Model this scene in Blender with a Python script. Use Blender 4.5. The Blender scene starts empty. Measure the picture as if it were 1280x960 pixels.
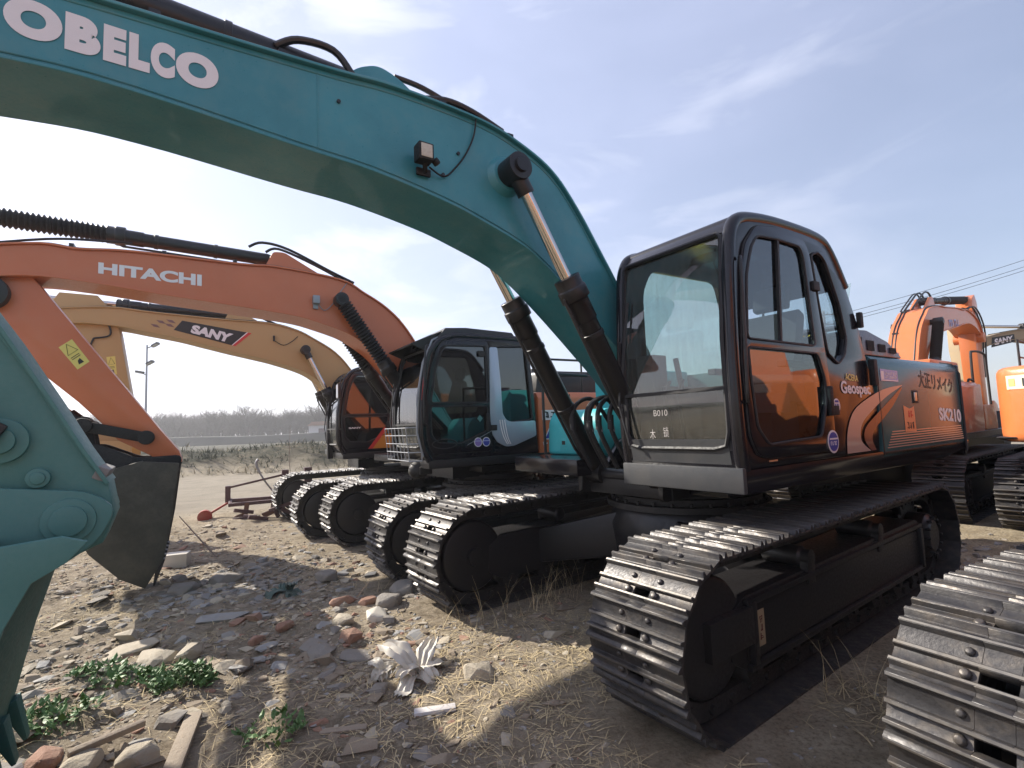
import bpy, bmesh, math, random
from mathutils import Vector, Matrix, noise
from mathutils.geometry import tessellate_polygon
R = math.radians
random.seed(7)
scene = bpy.context.scene
COL = scene.collection

# ------------------------------------------------------------------ materials
MATS = {}
def principled(name, base, rough=.5, metal=0., coat=0., dirt=0., dirt_col=(.25,.21,.16), bump=0., bscale=40., spec=.5, vary=0., vscale=3.):
    m = bpy.data.materials.new(name); m.use_nodes = True
    nt = m.node_tree; b = nt.nodes['Principled BSDF']
    b.inputs['Roughness'].default_value = rough; b.inputs['Metallic'].default_value = metal
    b.inputs['Coat Weight'].default_value = coat; b.inputs['Coat Roughness'].default_value = .06
    b.inputs['Specular IOR Level'].default_value = spec
    tc = nt.nodes.new('ShaderNodeTexCoord')
    col = None
    rgb = nt.nodes.new('ShaderNodeRGB'); rgb.outputs[0].default_value = (*base, 1); col = rgb.outputs[0]
    def nz(scale, detail=6, rgh=.6):
        n = nt.nodes.new('ShaderNodeTexNoise'); n.inputs['Scale'].default_value = scale
        n.inputs['Detail'].default_value = detail; n.inputs['Roughness'].default_value = rgh
        nt.links.new(tc.outputs['Object'], n.inputs['Vector']); return n
    def ramp(src, a, b_, lo=0., hi=1.):
        r = nt.nodes.new('ShaderNodeMapRange'); r.inputs['From Min'].default_value = a; r.inputs['From Max'].default_value = b_
        r.inputs['To Min'].default_value = lo; r.inputs['To Max'].default_value = hi
        nt.links.new(src, r.inputs['Value']); return r.outputs['Result']
    def mix(f, a, b_):
        x = nt.nodes.new('ShaderNodeMix'); x.data_type = 'RGBA'
        nt.links.new(f, x.inputs['Factor'])
        nt.links.new(a, x.inputs['A'])
        if isinstance(b_, tuple): x.inputs['B'].default_value = (*b_, 1)
        else: nt.links.new(b_, x.inputs['B'])
        return x.outputs['Result']
    if vary:
        n = nz(vscale, 5)
        col = mix(ramp(n.outputs['Fac'], .35, .7, 0, vary), col, tuple(min(1, c*1.9+.01) for c in base))
    if dirt:
        n = nz(6, 9, .7)
        f = ramp(n.outputs['Fac'], .46, .74, 0, dirt)
        col = mix(f, col, dirt_col)
        n2 = nz(55, 3, .6)
        if dirt > .05: rr = ramp(n2.outputs['Fac'], .3, .8, max(.02, rough-.07), min(1, rough+.22))
        if dirt > .05: nt.links.new(rr, b.inputs['Roughness'])
    nt.links.new(col, b.inputs['Base Color'])
    if bump:
        n = nz(bscale, 8, .65); bp = nt.nodes.new('ShaderNodeBump')
        bp.inputs['Strength'].default_value = bump; bp.inputs['Distance'].default_value = .02
        nt.links.new(n.outputs['Fac'], bp.inputs['Height']); nt.links.new(bp.outputs[0], b.inputs['Normal'])
    MATS[name] = m; return m

principled('teal_paint', (.035,.195,.23), .34, coat=.3, dirt=.5, dirt_col=(.10,.20,.20), vary=.35, bump=.03, bscale=8)
principled('teal_light', (.075,.205,.19), .5, dirt=.45, dirt_col=(.10,.24,.22), bump=.05)
principled('teal_bright', (.05,.42,.44), .4, dirt=.1)
principled('teal_dull', (.03,.11,.095), .6, dirt=.5, dirt_col=(.04,.06,.045), bump=.1)
principled('hood_teal', (.045,.115,.125), .24, coat=.05, dirt=.04, dirt_col=(.12,.12,.1))
principled('orange_red', (.54,.145,.055), .38, coat=.2, dirt=.25, dirt_col=(.42,.17,.09), vary=.12)
principled('orange_paint', (.60,.17,.05), .35, coat=.3, dirt=.2, dirt_col=(.5,.25,.12))
principled('yellow_beige', (.46,.29,.12), .45, dirt=.25, dirt_col=(.4,.28,.14))
principled('yellow_orange', (.62,.24,.03), .4, dirt=.1)
principled('yellow_paint', (.7,.5,.05), .45, dirt=.2)
principled('beige_dusty', (.33,.25,.15), .6, dirt=.4)
principled('black_gloss', (.012,.011,.014), .19, coat=.18, spec=.35, dirt=.03, dirt_col=(.08,.07,.06))
principled('black_paint', (.014,.013,.014), .36, dirt=.2, dirt_col=(.03,.03,.032))
principled('black_matte', (.012,.012,.012), .65, dirt=.3, dirt_col=(.04,.035,.03), bump=.1)
principled('grey_front', (.05,.052,.055), .35, dirt=.3, dirt_col=(.11,.10,.09))
principled('rubber', (.014,.014,.016), .55, dirt=.2, dirt_col=(.07,.06,.05))
principled('interior', (.035,.035,.04), .8)
principled('seat_cloth', (.03,.03,.036), .9, bump=.2)
principled('track_steel', (.042,.04,.041), .40, metal=.5, dirt=.75, dirt_col=(.14,.115,.09), bump=.12, bscale=60, vary=.5, vscale=8)
principled('track_worn', (.15,.14,.13), .42, metal=.7, dirt=.7, dirt_col=(.13,.11,.085))
principled('dark_steel', (.035,.033,.032), .5, metal=.4, dirt=.5, dirt_col=(.07,.06,.05), bump=.2)
principled('chrome', (.62,.56,.52), .12, metal=1.)
principled('bucket_dark', (.045,.043,.034), .55, metal=.2, dirt=.7, dirt_col=(.09,.08,.06), bump=.25, vary=.6)
principled('steel_bright', (.5,.5,.5), .3, metal=1.)
principled('white_decal', (.78,.74,.74), .5, dirt=.15, dirt_col=(.5,.48,.45))
principled('silver_decal', (.40,.44,.50), .25, metal=.3)
principled('yellow_decal', (.72,.60,.16), .5)
principled('cream_decal', (.72,.66,.45), .55)
principled('orange_decal', (.70,.30,.14), .5)
principled('black_decal', (.015,.015,.015), .5)
principled('blue_decal', (.03,.05,.32), .5)
principled('lilac_decal', (.36,.38,.62), .5)
principled('purple_decal', (.25,.16,.45), .5)
principled('red_decal', (.6,.04,.03), .5)
principled('green_decal', (.02,.22,.12), .5)
principled('tan_decal', (.50,.36,.30), .25, coat=.4)
principled('brown_decal', (.16,.06,.05), .25, coat=.4)
principled('red_metal', (.085,.045,.05), .6, dirt=.5, dirt_col=(.2,.13,.1))
principled('rust', (.16,.08,.05), .8, bump=.3)
principled('wood', (.29,.235,.175), .85, dirt=.4, bump=.4)
principled('galvanised', (.30,.31,.33), .5, metal=.5)
principled('white_plastic', (.54,.50,.42), .55, dirt=.25, dirt_col=(.45,.4,.32))
principled('cloth_green', (.09,.13,.115), .9, dirt=.4)
principled('slate', (.25,.245,.235), .8, dirt=.5, dirt_col=(.27,.225,.155), bump=.3)
principled('brick_red', (.28,.155,.105), .9, dirt=.6, dirt_col=(.29,.225,.155), bump=.5)
principled('stone_pale', (.38,.33,.25), .9, dirt=.6, dirt_col=(.26,.21,.145), bump=.5)
principled('stone_grey', (.22,.20,.175), .9, dirt=.6, dirt_col=(.26,.21,.145), bump=.5)
principled('straw', (.44,.35,.20), .9, vary=.5)
principled('leaf', (.07,.135,.035), .6, vary=.6, vscale=9)
principled('twig', (.20,.16,.13), .9)
principled('concrete', (.55,.52,.5), .8, dirt=.3)
principled('lamp_glass', (.55,.50,.40), .25, dirt=.2)

def glass(name, tint, gl=.9, rough=.02, dusty=.0):
    m = bpy.data.materials.new(name); m.use_nodes = True; nt = m.node_tree; nt.nodes.clear()
    out = nt.nodes.new('ShaderNodeOutputMaterial'); tr = nt.nodes.new('ShaderNodeBsdfTransparent'); tr.inputs[0].default_value = (*tint, 1)
    g = nt.nodes.new('ShaderNodeBsdfGlossy'); g.inputs['Roughness'].default_value = rough; g.inputs[0].default_value = (gl,gl,gl,1)
    fr = nt.nodes.new('ShaderNodeFresnel'); fr.inputs['IOR'].default_value = 2.0
    ge = nt.nodes.new('ShaderNodeNewGeometry'); iv = nt.nodes.new('ShaderNodeMath'); iv.operation = 'SUBTRACT'; iv.inputs[0].default_value = 1.; nt.links.new(ge.outputs['Backfacing'], iv.inputs[1]); mlt = nt.nodes.new('ShaderNodeMath'); mlt.operation = 'MULTIPLY'; nt.links.new(fr.outputs[0], mlt.inputs[0]); nt.links.new(iv.outputs[0], mlt.inputs[1])
    mx = nt.nodes.new('ShaderNodeMixShader'); nt.links.new(mlt.outputs[0], mx.inputs[0]); nt.links.new(tr.outputs[0], mx.inputs[1]); nt.links.new(g.outputs[0], mx.inputs[2])
    last = mx.outputs[0]
    if dusty:
        d = nt.nodes.new('ShaderNodeBsdfDiffuse'); d.inputs[0].default_value = (.5,.5,.46,1)
        tc = nt.nodes.new('ShaderNodeTexCoord'); mp = nt.nodes.new('ShaderNodeMapping'); mp.inputs['Scale'].default_value = (14,14,2.2)
        n = nt.nodes.new('ShaderNodeTexNoise'); n.inputs['Scale'].default_value = 2; n.inputs['Detail'].default_value = 8
        nt.links.new(tc.outputs['Object'], mp.inputs[0]); nt.links.new(mp.outputs[0], n.inputs['Vector'])
        r = nt.nodes.new('ShaderNodeMapRange'); r.inputs['From Min'].default_value = .35; r.inputs['From Max'].default_value = .8; r.inputs['To Min'].default_value = dusty*.3; r.inputs['To Max'].default_value = dusty
        nt.links.new(n.outputs['Fac'], r.inputs[0])
        m2 = nt.nodes.new('ShaderNodeMixShader'); nt.links.new(r.outputs[0], m2.inputs[0]); nt.links.new(last, m2.inputs[1]); nt.links.new(d.outputs[0], m2.inputs[2]); last = m2.outputs[0]
    nt.links.new(last, out.inputs[0]); MATS[name] = m; return m
glass('glass_clear', (.80,.88,.86), .9, dusty=.10)
glass('glass_dirty', (.66,.72,.70), .9, dusty=.05)
glass('glass_side', (.74,.79,.83), .95)
glass('glass_black', (.05,.055,.06), .95, dusty=.02)

# ------------------------------------------------------------------ mesh builder
class MB:
    def __init__(s): s.v = []; s.f = []; s.m = []; s.mats = []
    def mi(s, mat):
        if mat not in s.mats: s.mats.append(mat)
        return s.mats.index(mat)
    def add(s, vs, fs, mat=None):
        o = len(s.v); s.v += [tuple(v) for v in vs]; k = s.mi(mat) if mat else 0
        for f in fs: s.f.append([i+o for i in f]); s.m.append(k)
        return s
    def box(s, c, sz, rot=None, mat=None):
        vs = [Vector((x*sz[0]/2, y*sz[1]/2, z*sz[2]/2)) for x in (-1,1) for y in (-1,1) for z in (-1,1)]
        if rot is not None: vs = [rot @ v for v in vs]
        vs = [v + Vector(c) for v in vs]
        return s.add(vs, [(0,1,3,2),(4,6,7,5),(0,4,5,1),(2,3,7,6),(0,2,6,4),(1,5,7,3)], mat)
    def bar(s, a, b, w, h, mat=None, up=(0,0,1)):
        a = Vector(a); b = Vector(b); d = b-a; L = d.length; d.normalize()
        u = Vector(up); sd = d.cross(u)
        if sd.length < 1e-4: sd = d.cross(Vector((1,0,0)))
        sd.normalize(); u = sd.cross(d)
        rot = Matrix((d, sd, u)).transposed()
        return s.box((a+b)/2, (L, w, h), rot, mat)
    def prism(s, poly, y0, y1, mat=None, holes=(), axis='xz'):
        """polygon in x-z, extruded along y; holes allowed"""
        rings = [list(poly)] + [list(h) for h in holes]
        flat = [p for r in rings for p in r]; n = len(flat)
        tris = tessellate_polygon([[Vector((p[0], p[1], 0)) for p in r] for r in rings])
        if axis == 'xz': P = lambda p, y: (p[0], y, p[1])
        elif axis == 'xy': P = lambda p, y: (p[0], p[1], y)
        else: P = lambda p, y: (y, p[0], p[1])
        vs = [P(p, y0) for p in flat] + [P(p, y1) for p in flat]
        fs = []
        if not holes: fs += [list(range(n)), list(range(2*n-1, n-1, -1))]
        else: fs += [list(t) for t in tris] + [[i+n for i in reversed(t)] for t in tris]
        o = 0
        for r in rings:
            k = len(r)
            for i in range(k): a = o+i; b = o+(i+1) % k; fs.append((a, b, b+n, a+n))
            o += k
        return s.add(vs, fs, mat)
    def cyl(s, p0, p1, r0, r1=None, n=20, mat=None, caps=True):
        return s.lathe(p0, p1, [(0, r0), (1, r0 if r1 is None else r1)], n, mat, caps)
    def lathe(s, p0, p1, prof, n=20, mat=None, caps=True):
        p0 = Vector(p0); p1 = Vector(p1); d = p1-p0; L = d.length; d.normalize()
        a = d.orthogonal().normalized(); b = d.cross(a)
        vs = []; fs = []
        for t, r in prof:
            c = p0 + d*L*t
            for i in range(n):
                an = 2*math.pi*i/n; vs.append(c + a*(r*math.cos(an)) + b*(r*math.sin(an)))
        for j in range(len(prof)-1):
            for i in range(n): fs.append((j*n+i, j*n+(i+1) % n, (j+1)*n+(i+1) % n, (j+1)*n+i))
        if caps: fs.append(list(range(n))[::-1]); fs.append([(len(prof)-1)*n+i for i in range(n)])
        return s.add(vs, fs, mat)
    def tube(s, pts, r, n=8, mat=None, closed=False):
        pts = [Vector(p) for p in pts]; N = len(pts); vs = []; fs = []
        prev = None
        for i, p in enumerate(pts):
            if closed: d = pts[(i+1) % N]-pts[i-1]
            else: d = pts[min(i+1, N-1)]-pts[max(i-1, 0)]
            d.normalize()
            if prev is None: a = d.orthogonal().normalized()
            else:
                a = prev - d*prev.dot(d)
                a = a.normalized() if a.length > 1e-5 else d.orthogonal().normalized()
            prev = a; b = d.cross(a)
            rr = r[i] if isinstance(r, (list, tuple)) else r
            for k in range(n):
                an = 2*math.pi*k/n; vs.append(p + a*(rr*math.cos(an)) + b*(rr*math.sin(an)))
        M = N if closed else N-1
        for i in range(M):
            j = (i+1) % N
            for k in range(n): fs.append((i*n+k, i*n+(k+1) % n, j*n+(k+1) % n, j*n+k))
        if not closed: fs.append(list(range(n))[::-1]); fs.append([(N-1)*n+k for k in range(n)])
        return s.add(vs, fs, mat)
    def sweep(s, prof, y0, y1, th, mat=None):
        """open profile in x-z swept between y0..y1 with thickness th (inwards = left of travel)"""
        P = [Vector((p[0], p[1])) for p in prof]; Q = []
        for i, p in enumerate(P):
            d = P[min(i+1, len(P)-1)]-P[max(i-1, 0)]; d.normalize(); Q.append(p + Vector((-d.y, d.x))*th)
        return s.prism([tuple(p) for p in P] + [tuple(q) for q in reversed(Q)], y0, y1, mat) if False else s._sw(P, Q, y0, y1, mat)
    def _sw(s, P, Q, y0, y1, mat):
        n = len(P); vs = []
        for A, y in ((P, y0), (P, y1), (Q, y0), (Q, y1)): vs += [(p.x, y, p.y) for p in A]
        fs = []
        for i in range(n-1):
            a, b, c, d = i, i+n, i+2*n, i+3*n
            fs += [(a, a+1, b+1, b), (c, d, d+1, c+1), (a, c, c+1, a+1), (b, b+1, d+1, d)]
        fs += [(0, n, 3*n, 2*n), (n-1, 3*n-1, 4*n-1, 2*n-1)]
        return s.add(vs, fs, mat)
    def mesh(s, name, mats, bevel=0., seg=2, smooth=True, ang=32):
        me = bpy.data.meshes.new(name)
        me.from_pydata(s.v, [], s.f)
        bm = bmesh.new(); bm.from_mesh(me)
        for i, f in enumerate(bm.faces): f.material_index = s.m[i]
        bmesh.ops.recalc_face_normals(bm, faces=bm.faces)
        if bevel:
            ed = [e for e in bm.edges if len(e.link_faces) == 2 and e.calc_face_angle(0) > R(ang)]
            try: bmesh.ops.bevel(bm, geom=ed, offset=bevel, segments=seg, profile=.6, affect='EDGES', clamp_overlap=True)
            except Exception as ex: print('bevel', name, ex)
        bm.to_mesh(me); bm.free()
        use = s.mats if s.mats else ([mats] if isinstance(mats, str) else list(mats))
        for m in use: me.materials.append(MATS[m])
        if smooth:
            me.polygons.foreach_set('use_smooth', [True]*len(me.polygons)); me.set_sharp_from_angle(angle=R(38))
        me.update(); return me
    def build(s, name, mat, parent=None, bevel=0., seg=2, smooth=True, loc=None, rz=None):
        return put(name, s.mesh(name, mat, bevel, seg, smooth), parent, loc, rz)

def put(name, me, parent=None, loc=None, rz=None):
    o = bpy.data.objects.new(name, me); COL.objects.link(o)
    if parent: o.parent = parent
    if loc is not None: o.location = loc
    if rz is not None: o.rotation_euler = (0, 0, rz)
    return o
def tag(o, label=None, cat=None, group=None, kind=None):
    if label: o['label'] = label
    if cat: o['category'] = cat
    if group: o['group'] = group
    if kind: o['kind'] = kind
    return o
def thing(name, label, cat, loc=(0,0,0), rz=0, group=None):
    o = bpy.data.objects.new(name, None); COL.objects.link(o); o.location = loc; o.rotation_euler = (0,0,rz)
    o.empty_display_size = .3
    return tag(o, label, cat, group)
def copy_tree(o, parent=None, first=True):
    c = o.copy(); COL.objects.link(c)
    if parent: c.parent = parent
    for ch in list(o.children): copy_tree(ch, c)
    return c
def smooth_poly(pts, n=6, closed=False):
    out = []; P = [Vector(p) for p in pts]; N = len(P)
    for i in range(N-1):
        p0 = P[max(i-1, 0)]; p1 = P[i]; p2 = P[i+1]; p3 = P[min(i+2, N-1)]
        for k in range(n):
            t = k/n; out.append(tuple(.5*((2*p1)+(-p0+p2)*t+(2*p0-5*p1+4*p2-p3)*t*t+(-p0+3*p1-3*p2+p3)*t**3)))
    out.append(tuple(P[-1])); return out
def rounded(poly, r, n=4):
    out = []; N = len(poly)
    for i in range(N):
        p = Vector(poly[i]); a = Vector(poly[i-1])-p; b = Vector(poly[(i+1) % N])-p
        rr = min(r, a.length*.45, b.length*.45); A = p+a.normalized()*rr; B = p+b.normalized()*rr
        for k in range(n+1):
            t = k/n; out.append(tuple(A*(1-t)**2 + p*2*t*(1-t) + B*t*t))
    return out

_fontcache = {}
def text_pts(txt, bold=0.):
    """outline mesh of a text, normalised to the unit box"""
    key = (txt, bold)
    if key in _fontcache: return _fontcache[key]
    c = bpy.data.curves.new('lettering', 'FONT'); c.body = txt; c.size = 1; c.resolution_u = 8; c.offset = bold; c.fill_mode = 'FRONT'
    o = bpy.data.objects.new('lettering', c); COL.objects.link(o)
    bpy.context.view_layer.update()
    dg = bpy.context.evaluated_depsgraph_get()
    me = bpy.data.meshes.new_from_object(o.evaluated_get(dg))
    vs = [v.co.copy() for v in me.vertices]; fs = [tuple(p.vertices) for p in me.polygons]
    bpy.data.objects.remove(o); bpy.data.curves.remove(c); bpy.data.meshes.remove(me)
    if not vs: print('EMPTY TEXT', txt); vs=[Vector((0,0,0)),Vector((1,0,0)),Vector((1,1,0))]; fs=[(0,1,2)]
    x0 = min(v.x for v in vs); x1 = max(v.x for v in vs); y0 = min(v.y for v in vs); y1 = max(v.y for v in vs)
    out = ([((v.x-x0)/(x1-x0), (v.y-y0)/(y1-y0)) for v in vs], fs); _fontcache[key] = out; return out
def text_quad(mb, txt, q, y, bold=0., mat=None, side=1):
    """q = (bottom-left, bottom-right, top-right, top-left) in (x,z); placed on plane y"""
    pts, fs = text_pts(txt, bold)
    vs = []
    for u, v in pts:
        a = Vector(q[0])*(1-u)+Vector(q[1])*u; b = Vector(q[3])*(1-u)+Vector(q[2])*u; p = a*(1-v)+b*v
        vs.append((p.x, y, p.y))
    mb.add(vs, fs, mat)
    return mb
def ellipse(cx, cz, rx, rz, n=20): return [(cx+rx*math.cos(2*math.pi*i/n), cz+rz*math.sin(2*math.pi*i/n)) for i in range(n)]
def bi(q, u, v):
    a = Vector(q[0])*(1-u)+Vector(q[1])*u; b = Vector(q[3])*(1-u)+Vector(q[2])*u
    p = a*(1-v)+b*v; return (p.x, p.y)
def flat(mb, poly, y, mat=None, th=.002): return mb.prism(poly, y, y+th, mat)
# ------------------------------------------------------------------ crawler undercarriage (shared meshes)
UC = {}
TH = .95; RT = .445; HL = 2.225; NS = 49
def track_path(r):
    """closed path at radius r round the ends; returns function s->(x,z,angle of outward normal)"""
    L = 2*(HL-TH/2); P = 2*L+2*math.pi*r; cz = TH/2
    def f(s):
        s = s % P
        if s < L: return (-L/2+s, cz+r, math.pi/2)                # top, moving forward
        s -= L
        if s < math.pi*r:
            a = math.pi/2 - s/r; return (L/2+r*math.cos(a), cz+r*math.sin(a), a)
        s -= math.pi*r
        if s < L: return (L/2-s, cz-r, -math.pi/2)
        s -= L; a = -math.pi/2 - s/r; return (-L/2+r*math.cos(a), cz+r*math.sin(a), a)
    return f, P
def make_under():
    f, P = track_path(RT); pitch = P/NS; h = pitch*.54
    # shoe: X travel, Y width, Z outward
    prof = [(-h,-.004),(-h,.012),(-h+.012,.030),(-h+.026,.030),(-h+.034,.006),(-.012,.004),(-.008,.026),(.008,.026),(.012,.004),
            (h-.055,.004),(h-.048,.030),(h-.034,.030),(h-.026,.004),(h-.004,.0),(h+.004,-.014),(h-.014,-.012),(-.02,-.012)]
    m = MB()
    for a, b in ((-.30,-.05),(.05,.30)): m.prism(prof, a, b, 'track_steel')
    m.prism([prof[i] for i in range(8)]+[(.014,.004),(.014,-.010),(-.02,-.012)], -.05, .05, 'track_steel')
    m.prism([(h-.058,-.010),(h-.055,.004)]+[prof[i] for i in (10,11,12,13,14,15)], -.05, .05, 'track_steel')
    for x,zt in ((-h+.019,.030),(0.,.026),(h-.041,.030)): m.box((x,0,zt+.0012),(.010 if x else .012,.596,.0022),None,'track_worn')
    for sy in (-1,1):
        m.lathe((.034, sy*.085, .0), (.034, sy*.085, .022), [(0,.019),(.6,.019),(1,.012)], 10, 'track_steel')
        m.lathe((-.045, sy*.085, .0), (-.045, sy*.085, .018), [(0,.016),(.6,.016),(1,.010)], 8, 'track_steel')
    UC['shoe'] = m.mesh('track_shoe', 'track_steel', bevel=.0022, seg=1)
    # chain: inner loop with links
    m = MB(); N = 98
    fi, Pi = track_path(RT-.02); fj, Pj = track_path(RT-.115)
    for y0, y1 in ((-.13,-.07),(.07,.13)):
        vs = []; fs = []
        for i in range(N):
            t = i/N; x, z, a = fi(t*Pi); x2, z2, a2 = fj(t*Pj)
            vs += [(x,y0,z),(x,y1,z),(x2,y1,z2),(x2,y0,z2)]
        for i in range(N):
            j = (i+1) % N
            for k in range(4): fs.append((i*4+k, j*4+k, j*4+(k+1)%4, i*4+(k+1)%4))
        m.add(vs, fs)
    for i in range(NS):
        x, z, a = track_path(RT-.07)[0]((i+.5)/NS*track_path(RT-.07)[1]); m.cyl((x,-.15,z),(x,.15,z),.028,n=8)
    UC['chain'] = m.mesh('crawler_track', 'dark_steel')
    # track frame
    for s in (1,-1):
        m = MB()
        lowz, topz = .20, .62
        prof = [(-1.55,.22),(1.45,.22),(1.60,.30),(1.60,.54),(1.45,.62),(-1.45,.66),(-1.62,.56),(-1.62,.30)]
        m.prism(rounded(prof,.04,2), -.17, .17)
        # outer channel rails
        for z in (.245,.60): m.bar((-1.5,s*.185,z+.01),(1.45,s*.185,z-.01),.035,.035)
        m.box((0,s*.175,.42),(2.9,.012,.30))
        for x in (-1.45,1.40): m.box((x,s*.19,.42),(.05,.045,.34))
        UC['frame%d' % s] = m.mesh('track_frame', 'black_paint', bevel=.008)
        m = MB()
        m.lathe((0,-.17,0),(0,.17,0),[(0,.16),(.05,.30),(.1,.315),(.35,.315),(.36,.26),(.64,.26),(.65,.315),(.9,.315),(.95,.30),(1,.16)],40)
        m.cyl((0,-.21,0),(0,.21,0),.08,n=20)
        m.box((-.12,s*.19,0),(.42,.05,.20))
        UC['idler%d' % s] = m.mesh('idler_wheel','black_paint',bevel=.006)
    m = MB(); teeth = 21; r0,r1=.27,.335
    poly = []
    for i in range(teeth*4):
        a = 2*math.pi*i/(teeth*4); rr = r1 if i % 4 in (0,1) else r0; poly.append((rr*math.cos(a), rr*math.sin(a)))
    m.prism(poly,-.035,.035)
    m.lathe((0,-.24,0),(0,.22,0),[(0,.15),(.06,.19),(.5,.21),(.9,.20),(1,.13)],32)
    for i in range(12):
        a = i*math.pi/6; m.cyl((.16*math.cos(a),.19,.16*math.sin(a)),(.16*math.cos(a),.235,.16*math.sin(a)),.014,n=8)
    UC['sprocket'] = m.mesh('drive_sprocket','black_paint',bevel=.004)
    m = MB(); m.lathe((0,-.16,0),(0,.16,0),[(0,.09),(.08,.11),(.3,.11),(.32,.09),(.68,.09),(.7,.11),(.92,.11),(1,.09)],20); m.cyl((0,-.19,0),(0,.19,0),.035,n=10)
    UC['roller'] = m.mesh('track_roller','dark_steel')
    m = MB(); m.lathe((0,-.12,0),(0,.2,0),[(0,.05),(.05,.07),(.8,.07),(.85,.055),(1,.055)],18); m.box((0,.17,-.07),(.10,.05,.18))
    UC['carrier'] = m.mesh('carrier_roller','black_paint',bevel=.004)
    m = MB()
    # car body: centre box and X legs sloping to the track frames
    m.lathe((0,0,.42),(0,0,.90),[(0,.70),(.6,.74),(1,.66)],32)
    for sx in (-1,1):
        for sy in (-1,1):
            a = [(sx*.15, sy*.35), (sx*.55, sy*.2), (sx*1.0, sy*1.04), (sx*.55, sy*1.04)]
            vs = []
            for (x,y), (zl,zh) in zip(a, ((.40,.86),(.42,.84),(.28,.60),(.28,.60))): vs += [(x,y,zl),(x,y,zh)]
            m.add(vs, [(0,2,4,6),(1,7,5,3),(0,1,3,2),(2,3,5,4),(4,5,7,6),(6,7,1,0)])
    m.box((0,0,.55),(1.25,1.5,.30))
    UC['body'] = m.mesh('car_body','black_paint',bevel=.02)
    m = MB(); m.lathe((0,0,.90),(0,0,1.04),[(0,.62),(.1,.66),(.45,.66),(.5,.60),(.55,.64),(1,.64)],48)
    for i in range(28):
        a = i*2*math.pi/28; m.cyl((.69*math.cos(a),.69*math.sin(a),.905),(.69*math.cos(a),.69*math.sin(a),.94),.016,n=6)
    m.cyl((0,0,.86),(0,0,.91),.74,n=48)
    UC['ring'] = m.mesh('swing_bearing','dark_steel')
make_under()
def under(root, yaw=0., loc=(0,0,0)):
    M0 = Matrix.Translation(loc) @ Matrix.Rotation(yaw,4,'Z')
    def P(name, key, par, mat): 
        o = put(name, UC[key], par); o.matrix_local = mat; return o
    f, Pm = track_path(RT)
    for s in (1,-1):
        base = M0 @ Matrix.Translation((0, s*1.195, 0))
        ch = P('crawler_track','chain',root,base)
        for i in range(NS):
            x,z,a = f((i+.37)/NS*Pm)
            # local axes: Z outward normal, X travel
            n = Vector((math.cos(a),0,math.sin(a))); t = Vector((math.sin(a),0,-math.cos(a)))
            mt = Matrix((( t.x,0,n.x,x),(0,1,0,0),(t.z,0,n.z,z),(0,0,0,1)))
            # keep right handed
            o = put('track_shoe', UC['shoe'], ch); o.matrix_local = mt
        fr = P('track_frame','frame%d'%s,root,base)
        o = P('idler_wheel','idler%d'%s,fr,Matrix.Translation((HL-TH/2,0,TH/2)))
        mt = Matrix.Translation((-(HL-TH/2),0,TH/2))
        o = P('drive_sprocket','sprocket',fr,mt if s==1 else mt @ Matrix.Rotation(math.pi,4,'Z'))
        for k in range(7): P('track_roller','roller',fr,Matrix.Translation((-1.35+k*.45,0,.215)))
        for x in (-.55,.65):
            mt = Matrix.Translation((x,0,.70)); P('carrier_roller','carrier',fr,mt if s==1 else mt @ Matrix.Rotation(math.pi,4,'Z'))
    P('car_body','body',root,M0); P('swing_bearing','ring',root,M0)
# ------------------------------------------------------------------ upper structure pieces (local x forward, y left)
def up(mb, name, mat, S, parent=None, **k):
    """part of the upper structure: hangs under the machine empty with the slew angle"""
    if parent is not None: return mb.build(name, mat, parent, **k)
    return mb.build(name, mat, S['root'], loc=(0,0,-S['gz']), rz=S['du'], **k)

def scribble(mb, q, y, n, seed=1, w=.10, mat=None, rows=1):
    """marks too blurred to read: n glyph-sized clusters of short strokes in the quad"""
    rr = random.Random(seed)
    for r in range(rows):
        for i in range(n):
            u0 = (i+.08)/n; u1 = (i+.92)/n; v0 = (r+.1)/rows; v1 = (r+.9)/rows
            for k in range(4):
                if k % 2: a = (rr.uniform(u0,u0+(u1-u0)*.4), rr.uniform(v0,v1)); b_ = (rr.uniform(u1-(u1-u0)*.4,u1), a[1]+rr.uniform(-.05,.05))
                else: a = (rr.uniform(u0,u1), v0); b_ = (a[0]+rr.uniform(-.2,.2)/n, v1)
                A = bi(q, *a); B = bi(q, *b_); h = Vector(bi(q,0,1))-Vector(bi(q,0,0))
                mb.bar((A[0],y,A[1]),(B[0],y,B[1]),.0012,h.length*w/rows, mat, up=(0,1,0) if False else (0,0,1) if abs(B[0]-A[0]) > abs(B[1]-A[1]) else (1,0,0))
    return mb
def boom(S, top, bot, hw, paint, foot=(.3,1.5), tip=None):
    m = MB()
    t = smooth_poly(top, 5); b = smooth_poly(bot, 5)
    m.prism(t + list(reversed(b)), -hw+.02, hw-.02)
    o = up(m, 'boom', paint, S, bevel=.004, seg=1)
    m = MB(); m.sweep(t, -hw-.012, hw+.012, -.018); m.sweep(b, -hw-.006, hw+.006, .016)
    up(m, 'flange_plate', paint, S, o, bevel=.003, seg=1)
    m = MB()
    m.cyl((foot[0],-hw-.05,foot[1]),(foot[0],hw+.05,foot[1]),.14,n=28)
    if tip: m.cyl((tip[0],-hw-.05,tip[1]),(tip[0],hw+.05,tip[1]),.13,n=28)
    up(m, 'pivot_boss', paint, S, o, bevel=.006)
    return o

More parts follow.
